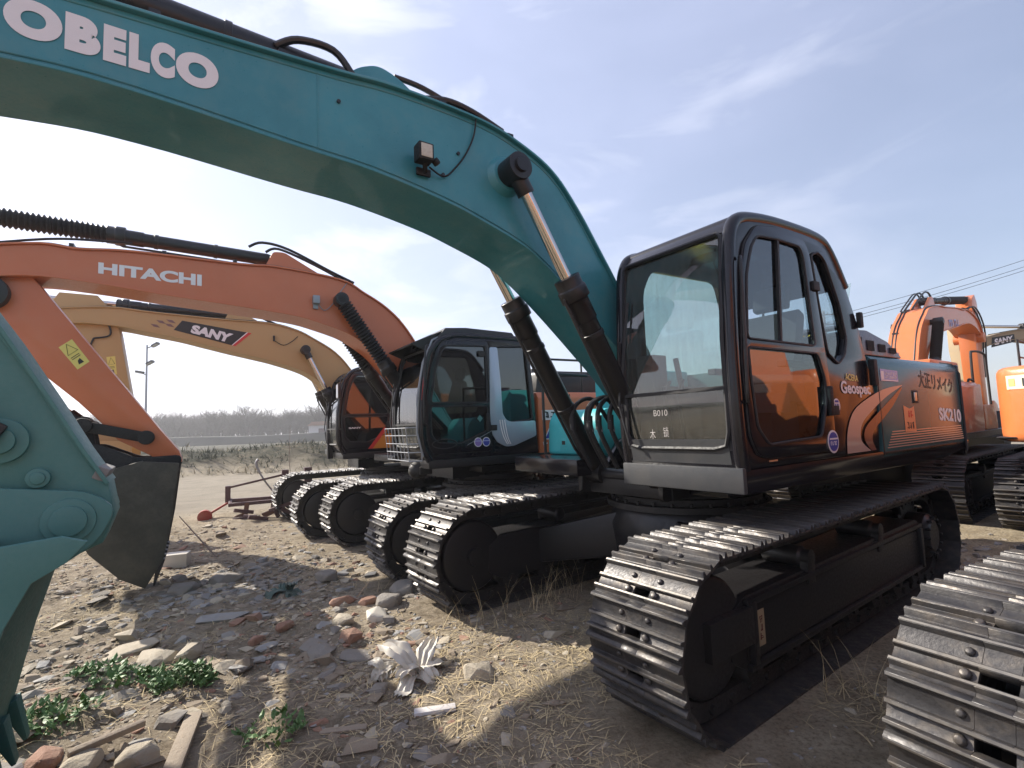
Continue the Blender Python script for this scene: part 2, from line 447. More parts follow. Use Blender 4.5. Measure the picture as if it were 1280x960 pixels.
def cyl_ram(S, head, foot, y, split, rb, rr, rod_mat='chrome', bar_mat='black_paint', bellows=False, name='boom_cylinder', boss=.085, parent=None):
    """head/foot in (x,z); split = fraction from head covered by the rod"""
    H = Vector((head[0], y, head[1])); F = Vector((foot[0], y, foot[1])); d = F-H; L = d.length
    Sp = H + d*split; u = d.normalized()
    m = MB()
    m.lathe(Sp-u*.03, F-u*.06, [(0,rb*1.0),(0,rb*1.28),(.045,rb*1.28),(.05,rb*1.42),(.10,rb*1.42),(.105,rb*1.12),(.20,rb*1.12),(.205,rb),(.97,rb),(1,rb*.8)], 28)
    m.cyl(F+Vector((0,-rb*1.1,0)), F+Vector((0,rb*1.1,0)), boss, n=24)
    # hose line clipped to the barrel
    perp = u.cross(Vector((0,1,0))).normalized()
    k = -1 if perp.x < 0 else 1
    a = Sp+u*.12+perp*(rb+.035)*k; b = F-u*.35+perp*(rb+.035)*k
    m.tube([Sp+u*.05+perp*rb*k, a, b, b+u*.12-perp*.02*k], .014, 8)
    for tt in (.25,.6):
        c = Sp.lerp(F, tt); m.lathe(c-u*.02, c+u*.02, [(0,rb+.008),(1,rb+.008)], 24)
    o = up(m, name, bar_mat, S, parent, bevel=.003, seg=1)
    m = MB(); m.cyl(H+u*.08, Sp, rr, n=20)
    if rod_mat: up(m, 'piston_rod', rod_mat, S, o)
    m = MB(); m.cyl(H+Vector((0,-rb*1.05,0)), H+Vector((0,rb*1.05,0)), boss, n=24); m.cyl(H+u*boss*.7, H+u*(boss+.09), rr*1.5, n=18)
    m.cyl(H+Vector((0,-rb*1.2,0)), H+Vector((0,rb*1.2,0)), boss*.55, n=16)
    up(m, 'rod_eye', bar_mat, S, o, bevel=.004)
    if bellows:
        N = max(8, int((Sp-H).length/.045)); prof = []
        for i in range(N):
            prof += [(i/N, rb*.95), ((i+.5)/N, rb*1.35)]
        prof.append((1, rb*.95))
        m = MB(); m.lathe(H+u*.06, Sp, prof, 24); up(m, 'rubber_bellows', 'rubber', S, o)
    return o

def bucket(S, poly, a, b, hw, mat, ears, ear_mat, earhw=.28, teeth_at=None, tdir=None, sidemat=None):
    """side outline poly; the shell runs round it from index a to b (the mouth is the open rest)"""
    m = MB()
    for y0,y1 in ((-hw,-hw+.03),(hw-.03,hw)): m.prism(poly, y0, y1, sidemat or mat)
    seq = [poly[i % len(poly)] for i in range(a, b+1)]
    m.sweep(seq, -hw+.012, hw-.012, .025, mat)
    o = up(m, 'bucket', mat, S, bevel=.006)
    m = MB()
    for y in (-earhw, earhw-.04): m.prism(rounded(ears,.06,3), y, y+.04)
    up(m, 'bucket_ear', ear_mat, S, o, bevel=.006)
    if teeth_at:
        p, q = Vector(teeth_at), Vector(tdir)
        n = Vector((-q.y, q.x)).normalized()*.035
        for i in range(5):
            y = -hw+.06+i*(2*hw-.12)/4
            m = MB(); c = p; e = p+q
            vs = []
            for pt, w, k in ((c,.055,1.),(e,.035,.25)):
                for yy in (y-w,y+w):
                    for sg in (-1,1): vs.append((pt.x+n.x*sg*k, yy, pt.y+n.y*sg*k))
            m.add(vs, [(0,1,3,2),(4,6,7,5),(0,2,6,4),(1,5,7,3),(0,4,5,1),(2,3,7,6)])
            up(m, 'bucket_tooth', 'teal_dull' if sidemat else 'dark_steel', S, o, bevel=.006)
    return o

def cab(S, outline, nf, nr, door, dwins, rear_win, paint, front_mat, gl_front, gl_side, yL=1.35, yR=.35, wz=(1.44,2.72), split=1.83, sliding=None):
    """outline runs from the front-bottom corner up the front (nf points), over the roof (nr more) and down the back"""
    m = MB()
    front = outline[:nf]; roof = outline[nf-1:nf+nr]; back = outline[nf+nr-1:]
    big = [[outline[0][0]-.12, 0],]
    # left wall: opening for the door and for the rear quarter window
    m.prism(outline, yL-.05, yL-.004, holes=[door, rear_win])
    # right wall with one large window
    xs = [p[0] for p in outline]; zs = [p[1] for p in outline]; x0,x1,z0,z1 = min(xs),max(xs),min(zs),max(zs)
    rw = [(x1-.30,z0+.55),(x1-.30,z1-.34),(x1-.42,z1-.14),(x0+.70,z1-.12),(x0+.55,z1-.65),(x0+.50,z0+.60)]
    m.prism(outline, yR+.004, yR+.05, holes=[rounded(rw,.08,3)])
    m.sweep(roof, yR+.05, yL-.05, .05)
    m.sweep(back, yR+.05, yL-.05, .04)if False else None
    # back wall: solid below, posts beside the glass
    B0 = [p for p in back]
    zb = z0+.62
    low = [p for p in B0 if p[1] <= zb+.01] or [B0[-1]]
    def atz(pts, z):
        for (ax,az),(bx,bz) in zip(pts[:-1],pts[1:]):
            if (az-z)*(bz-z) <= 0 and az != bz: return ax+(bx-ax)*(z-az)/(bz-az)
        return pts[-1][0]
    m.sweep([(atz(B0,zb),zb)]+low, yR+.05, yL-.05, .04)
    # front: sill, header, posts
    fx = lambda z: atz(front, z)
    sill = [p for p in front if p[1] < wz[0]-.02]+[(fx(wz[0]),wz[0])]
    m.sweep(sill, yR+.05, yL-.05, .03)
    head = [(fx(wz[1]),wz[1])]+[p for p in front if p[1] > wz[1]+.01]
    if len(head) > 1: m.sweep(head, yR+.05, yL-.05, .03)
    body = up(m, 'cab', paint, S, bevel=.006, seg=2)
    # inner floor and dashboard
    m = MB(); m.prism([(x1-.10,z0+.02),(x0+.30,z0+.02),(x0+.30,z0+.10),(x1-.10,z0+.10)], yR+.06, yL-.06)
    m.box((x1-.22, yR+.16, z0+.45),(.16,.16,.75)); m.box((x1-.55, yR+.20,z0+.50),(.65,.18,.16)); m.box((x1-.6,yL-.2,z0+.42),(.55,.14,.14))
    m.tube([(x1-.42,yL-.24,z0+.5),(x1-.36,yL-.24,z0+.72)],.022); m.tube([(x1-.42,yR+.28,z0+.55),(x1-.36,yR+.28,z0+.8)],.022)
    for y in (.28,.40): m.tube([(x1-.28,yR+y,z0+.1),(x1-.2,yR+y,z0+.5),(x1-.24,yR+y+.03,z0+.62)],.014)
    up(m, 'control_console', 'interior', S, body, bevel=.01)
    # seat
    m = MB(); sx = x0+.88 if x1-x0 > 1.8 else x0+.62
    sy = (yL+yR)/2
    m.box((sx+.05,sy,z0+.50),(.50,.50,.14)); m.prism(rounded([(sx-.12,z0+.52),(sx-.30,z0+1.15),(sx-.20,z0+1.20),(sx-.02,z0+.60)],.03),sy-.25,sy+.25)
    m.prism(rounded([(sx-.29,z0+1.22),(sx-.33,z0+1.42),(sx-.25,z0+1.44),(sx-.20,z0+1.24)],.03),sy-.14,sy+.14)
    m.box((sx,sy,z0+.28),(.4,.36,.34)); m.box((sx+.05,sy+.30,z0+.72),(.34,.07,.05)); m.box((sx+.05,sy-.30,z0+.72),(.34,.07,.05))
    for y in (-.08,.08): m.cyl((sx-.26,sy+y,z0+1.15),(sx-.27,sy+y,z0+1.25),.01,n=8)
    up(m, 'operator_seat', 'seat_cloth', S, body, bevel=.03, seg=3)
    # tubes that round the visible edges of the shell
    m = MB()
    edge = smooth_poly(outline[:nf+nr], 4)
    m.tube([(x-.03,yL-.035,z-.01) for x,z in edge], .045, 12); m.tube([(x-.03,yR+.035,z-.01) for x,z in edge], .045, 12)
    rz_ = outline[nf-1]
    m.tube([(rz_[0]-.04,yR+.03,rz_[1]-.02),(rz_[0]-.04,yL-.03,rz_[1]-.02)], .05, 12)
    up(m, 'corner_post', paint, S, body)
    # door
    m = MB(); big_d = rounded(door,.05,3)
    m.prism(big_d, yL-.012, yL+.014, holes=[rounded(w,.04,3) for w in dwins])
    d = up(m, 'door', paint, S, body, bevel=.004)
    m = MB()
    for w in dwins: m.tube([(x,yL+.014,z) for x,z in rounded(w,.04,3)], .009, 6, closed=True)
    m.tube([(x,yL+.002,z) for x,z in rounded(rear_win,.04,3)], .010, 6, closed=True)
    m.tube([(x,yL+.0,z) for x,z in big_d], .008, 6, closed=True)
    if sliding: m.bar((sliding[0][0],yL+.01,sliding[0][1]),(sliding[1][0],yL+.01,sliding[1][1]),.02,.022)
    up(m, 'window_seal', 'rubber', S, body)
    m = MB()
    for w in dwins: m.prism(w, yL-.006, yL-.002)
    up(m, 'door_window', gl_side, S, d, smooth=False) if False else up(m, 'door_window', gl_side, S, body, smooth=False)
    m = MB(); m.prism(rear_win, yL-.03, yL-.026); up(m, 'rear_quarter_window', gl_side, S, body, smooth=False)
    m = MB(); m.prism(rw, yR+.02, yR+.024); up(m, 'right_window', gl_side if gl_side=='glass_black' else 'glass_clear', S, body, smooth=False)
    def gstrip(za, zb_, n, y0=yR+.06, y1=yL-.06, dx=0.):
        pr = [(fx(za+(zb_-za)*i/n)-.012+dx, za+(zb_-za)*i/n) for i in range(n+1)]
        g = MB(); g.sweep(pr, y0, y1, .005); return g
    up(gstrip(split+.008, wz[1], 8), 'windscreen', gl_front, S, body)
    up(gstrip(wz[0], split-.008, 4), 'lower_windscreen', 'glass_dirty' if gl_front != 'glass_black' else gl_front, S, body)
    rb = [(atz(B0,zb),zb),(atz(B0,(zb+z1-.26)/2)+.01,(zb+z1-.26)/2),(atz(B0,z1-.26)+.01,z1-.26)]
    g = MB(); g.sweep(rb, yR+.10, yL-.10, .005); up(g, 'rear_window', 'glass_clear' if gl_side != 'glass_black' else gl_side, S, body)
    # windscreen gasket and divider
    m = MB()
    ya,yb = yR+.075, yL-.075; c=.11
    loop = []
    for z in [wz[0]+c, (wz[0]+wz[1])/2, wz[1]-.03]: loop.append((fx(z)+.004, ya, z))
    loop += [(fx(wz[1])+.004, ya+.03, wz[1]), (fx(wz[1])+.004, yb-.03, wz[1])]
    for z in [wz[1]-.03, (wz[0]+wz[1])/2, wz[0]+c]: loop.append((fx(z)+.004, yb, z))
    loop += [(fx(wz[0])+.004, yb-.03, wz[0]+.02),(fx(wz[0])+.004, yb-c, wz[0]), (fx(wz[0])+.004, ya+c, wz[0]),(fx(wz[0])+.004, ya+.03, wz[0]+.02)]
    m.tube(loop, .016, 6, closed=True); m.bar((fx(split)+.004, ya, split),(fx(split)+.004, yb, split), .018,.024)
    for y,sg in ((ya,1),(yb,-1)):
        z=wz[0]; m.add([(fx(z)+.0,y-sg*.02,z-.01),(fx(z)+.0,y+sg*c,z-.01),(fx(z+c),y-sg*.02,z+c),(fx(z)-.02,y-sg*.02,z-.01),(fx(z)-.02,y+sg*c,z-.01),(fx(z+c)-.02,y-sg*.02,z+c)],[(0,1,2),(3,5,4),(0,2,5,3),(1,4,5,2),(0,3,4,1)])
    up(m, 'windscreen_gasket', 'rubber', S, body)
    m = MB(); xw = fx(2.3 if z1 > 2.8 else 2.1)+.02
    m.tube([(fx(wz[0]+.02)+.05, ya+.05, wz[0]+.02),(fx(1.7)+.05,ya-.02,1.75),(fx(2.2)+.04,ya+.0,2.25)], .010, 6); m.bar((fx(1.95)+.03,ya+.0,1.95),(fx(2.6)+.02,ya+.06,2.55),.012,.02)
    up(m, 'wiper', 'rubber', S, body)
    # handle, hinges, lock
    dx = min(p[0] for p in door); dxf = max(p[0] for p in door)
    m = MB(); m.box((dx+.07,yL+.03,z0+.42),(.05,.03,.22)); 
    up(m, 'door_handle', 'black_matte', S, body, bevel=.01)
    m = MB()
    for z in (z0+.35, z0+1.28): m.box((dx-.01 if z<z0+1 else dx+.13,yL+.022,z),(.09,.022,.07))
    up(m, 'door_hinge', 'black_matte', S, body, bevel=.006)
    m = MB(); xg = dxf-.02; 
    m.tube(smooth_poly([(xg+.02,yL+.01,z0+.42),(xg+.06,yL+.05,z0+.5),(xg+.03,yL+.05,z0+1.25),(xg-.03,yL+.01,z0+1.35)],5), .012, 8)
    up(m, 'grab_rail', 'black_paint', S, body)
    return body

def deck(S, paint, x0=-3.0, x1=1.19, z0=1.16, z1=1.31, hw=1.35, boomgap=True, cab_x=None):
    m = MB()
    m.prism([(x0,z0+.08),(x0,z1),(x1,z1),(x1,z0),(x0+.8,z0)], .36, hw)
    m.prism([(x0,z0+.08),(x0,z1),(x1-.15,z1),(x1-.15,z0),(x0+.8,z0)], -hw, -.36)
    m.prism([(-2.3,1.03),(-2.3,1.5),(-.3,1.75),(.15,1.62),(.55,1.45),(.75,1.2),(.60,1.03)], -.36, -.30); m.prism([(-2.3,1.03),(-2.3,1.5),(-.3,1.75),(.15,1.62),(.55,1.45),(.75,1.2),(.60,1.03)], .30, .36)
    m.box((-.85,0,1.10),(2.9,.62,.10))
    m.box((-.7,0,1.07),(2.6,1.7,.08))
    return up(m, 'upper_deck', paint, S, bevel=.012)
# ------------------------------------------------------------------ machine 1: the teal one in front
F_ = lambda a: (math.sin(a), math.cos(a))
def machine(name, label, loc, yaw, yaw_up, gz, group='excavators parked in rows on the rubble lot'):
    root = thing(name, label, 'excavator', (loc[0],loc[1],gz), math.pi/2-yaw, group)
    S = dict(root=root, gz=gz, du=-(yaw_up-yaw)); return root, S

def build_teal():
    root, S = machine('excavator','teal excavator in front with black cab, chrome boom rams and white lettering along its boom',(1.619,4.955),-2.206,-2.17,0.)
    under(root)
    # sticker and towing ring on the near track frame
    fr = [c for c in root.children if c.name.startswith('track_frame')][0]
    m = MB(); m.prism([(1.28,.33),(1.36,.33),(1.36,.53),(1.28,.53)],.182+.012,.184+.012)
    m.build('frame_sticker','beige_dusty',fr)
    m = MB()
    scribble(m,[(1.34,.36),(1.30,.36),(1.30,.50),(1.34,.50)],.1975,1,3,rows=3)
    m.build('sticker_print','brown_decal',fr)
    deck(S,'black_gloss', x0=-3.05)
    m = MB(); m.prism([(1.16,1.165),(1.16,1.325),(1.20,1.325),(1.20,1.165)],.36,1.352); up(m,'deck_front_panel','grey_front',S,bevel=.01)
    out = [(1.165,1.315),(1.19,1.50),(1.20,1.72),(1.20,2.0),(1.185,2.35),(1.16,2.70),(1.125,2.86),(1.05,2.95),(.88,2.995),(.53,3.025),(-.02,3.02),(-.22,2.93),(-.43,2.67),(-.60,2.36),(-.70,2.08),(-.83,1.72),(-.80,1.315)]
    door = [(1.03,1.40),(1.10,1.52),(1.125,2.0),(1.06,2.60),(1.01,2.77),(.86,2.92),(.54,2.965),(.22,2.93),(.16,2.85),(.10,2.50),(.045,2.15),(.0,1.80),(-.01,1.37),(.9,1.37)]
    up_w = [(1.065,2.14),(1.02,2.56),(.94,2.76),(.86,2.85),(.62,2.87),(.30,2.87),(.255,2.80),(.19,2.14)]
    lo_w = [(1.065,2.085),(.165,2.085),(.085,1.9),(.08,1.75),(.20,1.48),(.90,1.455),(1.02,1.57),(1.055,1.88)]
    rq = [(.115,2.84),(.0,2.88),(-.10,2.83),(-.28,2.50),(-.35,2.23),(-.30,2.10),(-.18,2.02),(-.02,2.10),(.02,2.3),(.06,2.5)]
    c = cab(S,out,8,5,door,[up_w,lo_w],rq,'black_gloss','grey_front','glass_clear','glass_side',wz=(1.44,2.85),sliding=((.60,2.86),(.66,2.14)))
    # lighter front lower panel
    m = MB(); m.sweep([(1.165,1.32),(1.195,1.50)], .44, 1.26, .01) ; up(m,'front_sill_panel','grey_front',S,c)
    m = MB()
    def ftext(t,y0,y1,z0,z1,x=1.212,b_=.0):
        P_,F2 = text_pts(t,b_); m.add([(x,y0+(y1-y0)*u,z0+(z1-z0)*v) for u,v in P_],F2)
    ftext('B010',.70,.82,1.67,1.712,b_=-.018); ftext('木',.655,.705,1.505,1.575,b_=-.012); ftext('锁',.775,.82,1.52,1.59,b_=-.012)
    up(m,'chalk_writing','concrete',S,c,smooth=False)
    # mirror on the right side, small rubber stops
    m = MB(); m.box((-.60,1.365,2.40),(.05,.04,.13)); up(m,'rubber_stop','black_matte',S,c,bevel=.012)
    m = MB(); m.box((-.74,1.375,1.97),(.07,.05,.22)); up(m,'rubber_stop','black_matte',S,c,bevel=.012)
    m = MB(); m.tube([(1.1,.30,1.7),(1.2,.22,1.9),(1.2,.20,2.2)],.012); m.prism(rounded([(1.16,2.1),(1.20,2.1),(1.20,2.45),(1.16,2.45)],.02),.10,.28); 
    # stickers on cab side
    y = 1.352
    m = MB(); flat(m, ellipse(.075-.03,1.435,.085,.085), y+.014); s=up(m,'round_sticker','white_decal',S,c)
    m = MB(); flat(m, ellipse(.045,1.435,.07,.07), y+.0165); up(m,'round_sticker','blue_decal',S,s)
    m = MB(); flat(m,[(.105,1.45),(-.015,1.45),(-.015,1.462),(.105,1.462)],y+.019); scribble(m,[(.095,1.405),(-.005,1.405),(-.005,1.44),(.095,1.44)],y+.019,4,5); up(m,'sticker_print','white_decal',S,s)
    m = MB(); flat(m, ellipse(-.09,1.70,.055,.055), y); s=up(m,'round_sticker','white_decal',S,c)
    m = MB(); flat(m,[(-.06,1.725),(-.12,1.725),(-.115,1.74),(-.065,1.74)],y+.003); flat(m,[(-.05,1.665),(-.13,1.665),(-.12,1.655),(-.06,1.655)],y+.003); scribble(m,[(-.055,1.675),(-.125,1.675),(-.125,1.718),(-.055,1.718)],y+.003,3,9); up(m,'sticker_print','blue_decal',S,s)
    m = MB(); text_quad(m,'Geospec',[(-.19,1.765),(-.72,1.76),(-.70,1.875),(-.19,1.895)],y,.03); s=up(m,'cab_lettering','white_decal',S,c)
    m = MB(); text_quad(m,'ACERA',[(-.28,1.90),(-.50,1.89),(-.50,1.94),(-.28,1.955)],y,.02); up(m,'small_lettering','yellow_decal',S,s)
    m = MB(); flat(m,[(.90,1.345),(.80,1.345),(.80,1.355),(.90,1.355)],y); up(m,'reflector','orange_decal',S,c)
    # hood: profile rounded over the shoulder, swept along x
    m = MB()
    prof = [(1.35,1.26),(1.35,2.02),(1.335,2.08),(1.29,2.125),(1.22,2.145),(-1.22,2.145),(-1.29,2.125),(-1.335,2.08),(-1.35,2.02),(-1.35,1.26)]
    m.prism(prof,-2.93,-.86,axis='yz')
    hood = up(m,'engine_hood','hood_teal',S,bevel=.004)
    # shut lines
    m = MB()
    for x in (-.875,): m.box((x,1.352,1.68),(.012,.004,.80))
    m.box((-1.75,1.352,1.30),(1.75,.005,.012))
    up(m,'shut_line','rubber',S,hood)
    # counterweight with rounded tail
    m = MB()
    pl = [(-2.945,1.345),(-3.0,1.345),(-3.08,1.28),(-3.15,1.12),(-3.22,.80),(-3.26,.4),(-3.26,-.4),(-3.22,-.80),(-3.15,-1.12),(-3.08,-1.28),(-3.0,-1.345),(-2.945,-1.345)]
    m.prism(pl,1.14,2.12,axis='xy'); up(m,'counterweight','black_gloss',S,bevel=.06,seg=3)
    m = MB(); 
    m.tube([(-2.937,1.355,1.2),(-2.937,1.355,2.02),(-2.937,1.30,2.12),(-2.937,1.2,2.15)],.014)
    up(m,'edge_trim','rubber',S,hood)
    # louvred cover behind the cab
    m = MB(); m.prism(rounded([(-.62,2.14),(-.62,2.34),(-.95,2.36),(-1.40,2.28),(-1.70,2.14)],.05),.45,1.27)
    lc = up(m,'louvred_cover','lilac_cover',S,bevel=.02)
    m = MB()
    for k in range(4):
        for j in range(7): m.box((-.70-k*.24-j*.021, 1.275, 2.235-.01*k),(.011,.008,.11-.02*k))
    for k in range(3):
        for j in range(8): m.box((-.72-k*.25-j*.024, .85, 2.40-.03*k),(.012,.6,.02))
    up(m,'louvre','black_matte',S,lc)
    # decals on hood
    y=1.352
    m = MB(); text_quad(m,'SK210',[(-2.24,1.535),(-2.88,1.50),(-2.88,1.635),(-2.24,1.665)],y,.045); up(m,'hood_lettering','white_decal',S,hood)
    m = MB(); text_quad(m,'大正リメイク',[(-1.79,1.86),(-2.72,1.80),(-2.72,1.96),(-1.79,2.03)],y,.02); up(m,'hood_lettering','black_decal',S,hood)
    m = MB(); flat(m,[(-.93,1.905),(-1.30,1.90),(-1.30,2.0),(-.93,2.01)],y); s=up(m,'hood_sticker','lilac_decal',S,hood)
    m = MB(); flat(m,[(-.94,1.92),(-1.0,1.92),(-1.0,1.99),(-.94,1.99)],y+.002); flat(m,[(-.94,1.908),(-1.29,1.905),(-1.29,1.914),(-.94,1.917)],y+.002); scribble(m,[(-1.02,1.925),(-1.28,1.922),(-1.28,1.985),(-1.02,1.99)],y+.003,8,4,rows=2); up(m,'sticker_print','white_decal',S,s)
    m = MB(); flat(m,[(-1.36,1.455),(-1.61,1.45),(-1.60,1.68),(-1.50,1.66),(-1.36,1.69)],y); s=up(m,'hood_sticker','orange_decal',S,hood)
    m = MB(); scribble(m,[(-1.44,1.575),(-1.57,1.57),(-1.57,1.645),(-1.44,1.65)],y+.003,2,12,w=.16); up(m,'sticker_print','red_decal',S,s)
    m = MB(); scribble(m,[(-1.39,1.475),(-1.58,1.47),(-1.58,1.54),(-1.39,1.545)],y+.003,3,15,w=.14); up(m,'sticker_print','black_decal',S,s)
    m = MB(); m.box((-1.66,1.353,1.77),(.13,.006,.12)); s=up(m,'hood_latch','black_matte',S,hood,bevel=.004)
    m = MB(); m.box((-1.65,1.358,1.77),(.06,.008,.08)); up(m,'latch_handle','steel_bright',S,s,bevel=.003)
    # sweeping stripe and pin lines
    c1 = smooth_poly([(-.20,1.33),(-.235,1.50),(-.38,1.66),(-.70,1.77),(-1.02,1.84),(-1.38,1.875)],5)
    c2 = smooth_poly([(-.62,1.33),(-.46,1.42),(-.50,1.55),(-.72,1.66),(-1.05,1.78),(-1.38,1.870)],5)
    def strip(a,b,y,mat,name,lo,hi):
        m = MB(); A=[p for p in a if lo<=p[0]<=hi]; B=[p for p in b if lo<=p[0]<=hi]
        n=min(len(A),len(B)); 
        vs=[];fs=[]
        for i in range(n):
            ia=int(i*(len(A)-1)/(n-1)); ib=int(i*(len(B)-1)/(n-1)); vs+=[(A[ia][0],y,A[ia][1]),(B[ib][0],y,B[ib][1])]
        for i in range(n-1): fs.append((2*i,2*i+1,2*i+3,2*i+2))
        m.add(vs,fs); return up(m,name,mat,S,hood,smooth=False)
    strip(c1,c2,1.3525,'tan_decal','swoosh_stripe',-2,0)
    c3 = smooth_poly([(-.63,1.33),(-.52,1.42),(-.56,1.52),(-.78,1.62),(-1.1,1.75),(-1.36,1.86)],5)
    c4 = smooth_poly([(-.72,1.33),(-.66,1.42),(-.72,1.50),(-.90,1.58),(-1.15,1.70),(-1.36,1.84)],5)
    strip(c3,c4,1.3535,'brown_decal','swoosh_stripe',-2,0)
    m = MB()
    for k in range(7): m.box(((-.95-k*.01-2.90)/2,1.3525,1.335+k*.022),(1.95-k*.03,.002,.009))
    up(m,'pin_line','tan_decal',S,hood)
    # right side: tool box with teal door in front, tank behind
    m = MB(); m.prism(rounded([(.62,1.31),(.60,1.66),(.52,1.78),(.0,1.80),(-.1,1.31)],.05),-1.30,-.50); tb=up(m,'tool_box','teal_bright',S,bevel=.02)
    m = MB(); m.box((.618,-.95,1.48),(.012,.30,.24)); m.box((.625,-1.02,1.44),(.012,.10,.08)); up(m,'box_door','teal_bright',S,tb,bevel=.006)
    m = MB(); m.box((.632,-1.02,1.44),(.006,.05,.04)); up(m,'box_latch','black_decal',S,tb)
    m = MB(); m.box((-.5,-.92,1.75),(.75,.78,.88)); up(m,'fuel_tank','teal_bright',S,bevel=.04)
    m = MB()
    m.tube(smooth_poly([(.66,-1.30,1.32),(.66,-1.30,2.1),(.60,-1.30,2.2),(.0,-1.30,2.2)],5),.016)
    up(m,'handrail','black_paint',S)
    m = MB(); m.box((.78,-.93,1.24),(.42,.75,.05)); up(m,'step_tray','black_matte',S,bevel=.01)
    # boom
    top = [(6.35,3.22),(5.9,3.50),(5.2,3.66),(4.40,3.71),(3.90,3.735),(3.31,3.77),(2.94,3.80),(2.33,3.78),(1.99,3.70),(1.70,3.565),(1.47,3.33),(1.236,3.01),(1.03,2.71),(.72,2.2),(.38,1.66),(.22,1.62)]
    bot = [(6.30,3.05),(5.6,3.20),(4.74,3.31),(4.28,3.32),(3.52,3.257),(3.09,3.226),(2.6,3.14),(2.31,3.06),(1.99,2.95),(1.80,2.84),(1.60,2.69),(1.35,2.48),(1.09,2.25),(.87,2.05),(.45,1.62),(.24,1.40),(.16,1.42)]
    b = boom(S,top,bot,.26,'teal_paint',foot=(.28,1.50),tip=(6.2,3.14))
    y=.262
    m = MB()
    [text_quad(m,ch,[(a_,3.432),(b__,3.432),(b__,3.615),(a_,3.615)],y-.018,.075) for ch,a_,b__ in (('K',4.875,4.748),('O',4.738,4.542),('B',4.533,4.405),('E',4.395,4.308),('L',4.298,4.215),('C',4.212,4.112),('O',4.108,3.921))]; up(m,'boom_lettering','white_decal',S,b)
    m = MB()
    m.lathe((2.12,-.29,3.43),(2.12,.29,3.43),[(0,.12),(.12,.16),(.13,.2),(.87,.2),(.88,.16),(1,.12)],32); up(m,'cylinder_boss','teal_paint',S,b,bevel=.004)
    for yy in (.365,-.365):
        cyl_ram(S,(2.12,3.43),(.77,1.17),yy,.33,.078,.042,boss=.095)
    m = MB(); m.cyl((2.12,-.47,3.43),(2.12,.47,3.43),.05,n=18); up(m,'cylinder_pin','black_paint',S)
    m = MB(); m.cyl((.77,-.47,1.17),(.77,.47,1.17),.055,n=18); up(m,'cylinder_pin','black_paint',S)
    # bracket and arm cylinder on top
    m = MB()
    for yy in (-.16,.10): m.prism(rounded([(3.30,3.76),(3.16,3.93),(3.02,4.00),(2.88,3.96),(2.60,3.78)],.06),yy,yy+.05)
    up(m,'ram_bracket','teal_paint',S,b,bevel=.006)
    cyl_ram(S,(6.55,4.02),(3.05,3.90),0,.42,.085,.045,name='arm_cylinder')
    # pipes over the boom top
    m = MB()
    def over(off,y,dz): return [(x,y,z+dz) for x,z in smooth_poly(top[1:13],4)]
    for y,dz in ((.20,.03),(.15,.03),(-.15,.03),(-.2,.03)): m.tube(over(0,y,dz),.013,6)
    for x,z in ((5.0,3.69),(4.2,3.73),(3.6,3.76),(2.6,3.80),(2.05,3.73),(1.6,3.48),(1.2,2.96)): m.box((x,.175,z+.03),(.05,.12,.05))
    m.tube(smooth_poly([(3.62,.08,3.93),(3.50,.12,3.99),(3.30,.14,3.99),(3.18,.15,3.86)],5),.022,8)
    m.tube(smooth_poly([(2.75,.15,3.86),(2.55,.18,3.90),(2.35,.2,3.87),(2.1,.2,3.80)],5),.022,8)
    m.tube(smooth_poly([(2.9,.12,3.98),(2.7,.15,3.95),(2.4,.17,3.86),(2.2,.19,3.80)],5),.018,8)
    up(m,'hydraulic_pipe','black_paint',S,b)
    m = MB()
    for x in (3.42,):
        zt = max(z for xx,z in smooth_poly(top,5) if abs(xx-x) < .15)-.03; zb_ = min(z for xx,z in smooth_poly(bot,5) if abs(xx-x) < .15)+.03
        m.tube([(x+.0*k,.2405,zb_+(zt-zb_)*k/14) for k in range(15)],.0045,5)
    m.tube([(x,.242,z+.028) for x,z in smooth_poly(bot[1:12],3)],.005,5); m.tube([(x,.242,z-.03) for x,z in smooth_poly(top[2:12],3)],.005,5)
    up(m,'weld_seam','teal_paint',S,b)
    m = MB()
    for x,z in ((3.3,3.60),(2.62,3.32),(2.5,3.5)): m.cyl((x,.24,z),(x,.252,z),.012,n=8)
    up(m,'bolt','black_paint',S,b)
    # work lamp on the boom side
    m = MB(); m.box((2.80,.34,3.37),(.10,.09,.11)); m.bar((2.76,.27,3.29),(2.79,.33,3.33),.03,.03); m.box((2.77,.262,3.29),(.10,.02,.05)); m.cyl((2.73,.34,3.35),(2.70,.33,3.33),.025,n=10)
    l = up(m,'work_lamp','black_matte',S,b,bevel=.008)
    m = MB(); m.box((2.80,.387,3.37),(.075,.006,.085)); up(m,'lamp_lens','lamp_glass',S,l,bevel=.004)
    m = MB(); m.tube(smooth_poly([(2.74,.29,3.32),(2.62,.262,3.30),(2.52,.26,3.40),(2.44,.26,3.52),(2.38,.26,3.66),(2.36,.26,3.78)],5),.006,6); up(m,'lamp_wire','black_matte',S,b)
    # hoses at the foot of the boom
    m = MB()
    for i,(y,x0) in enumerate(((.12,.75),(.03,.80),(-.10,.78),(-.20,.72),(-.30,.80))):
        m.tube(smooth_poly([(x0-.15,y,1.62),(x0+.08,y+.02,1.85),(x0+.28,y+.01,1.80),(x0+.32,y,1.60),(x0+.15,y+.03,1.25)],6),.020,8)
        m.cyl((x0+.315,y,1.70),(x0+.32,y,1.58),.027,n=10)
    up(m,'hydraulic_hose','rubber',S)
    m = MB()
    for i,(y,x0) in enumerate(((.12,.75),(.03,.80),(-.10,.78),(-.20,.72))): m.cyl((x0+.322,y,1.66),(x0+.30,y,1.56),.024,n=10)
    up(m,'hose_coupling','galvanised',S)
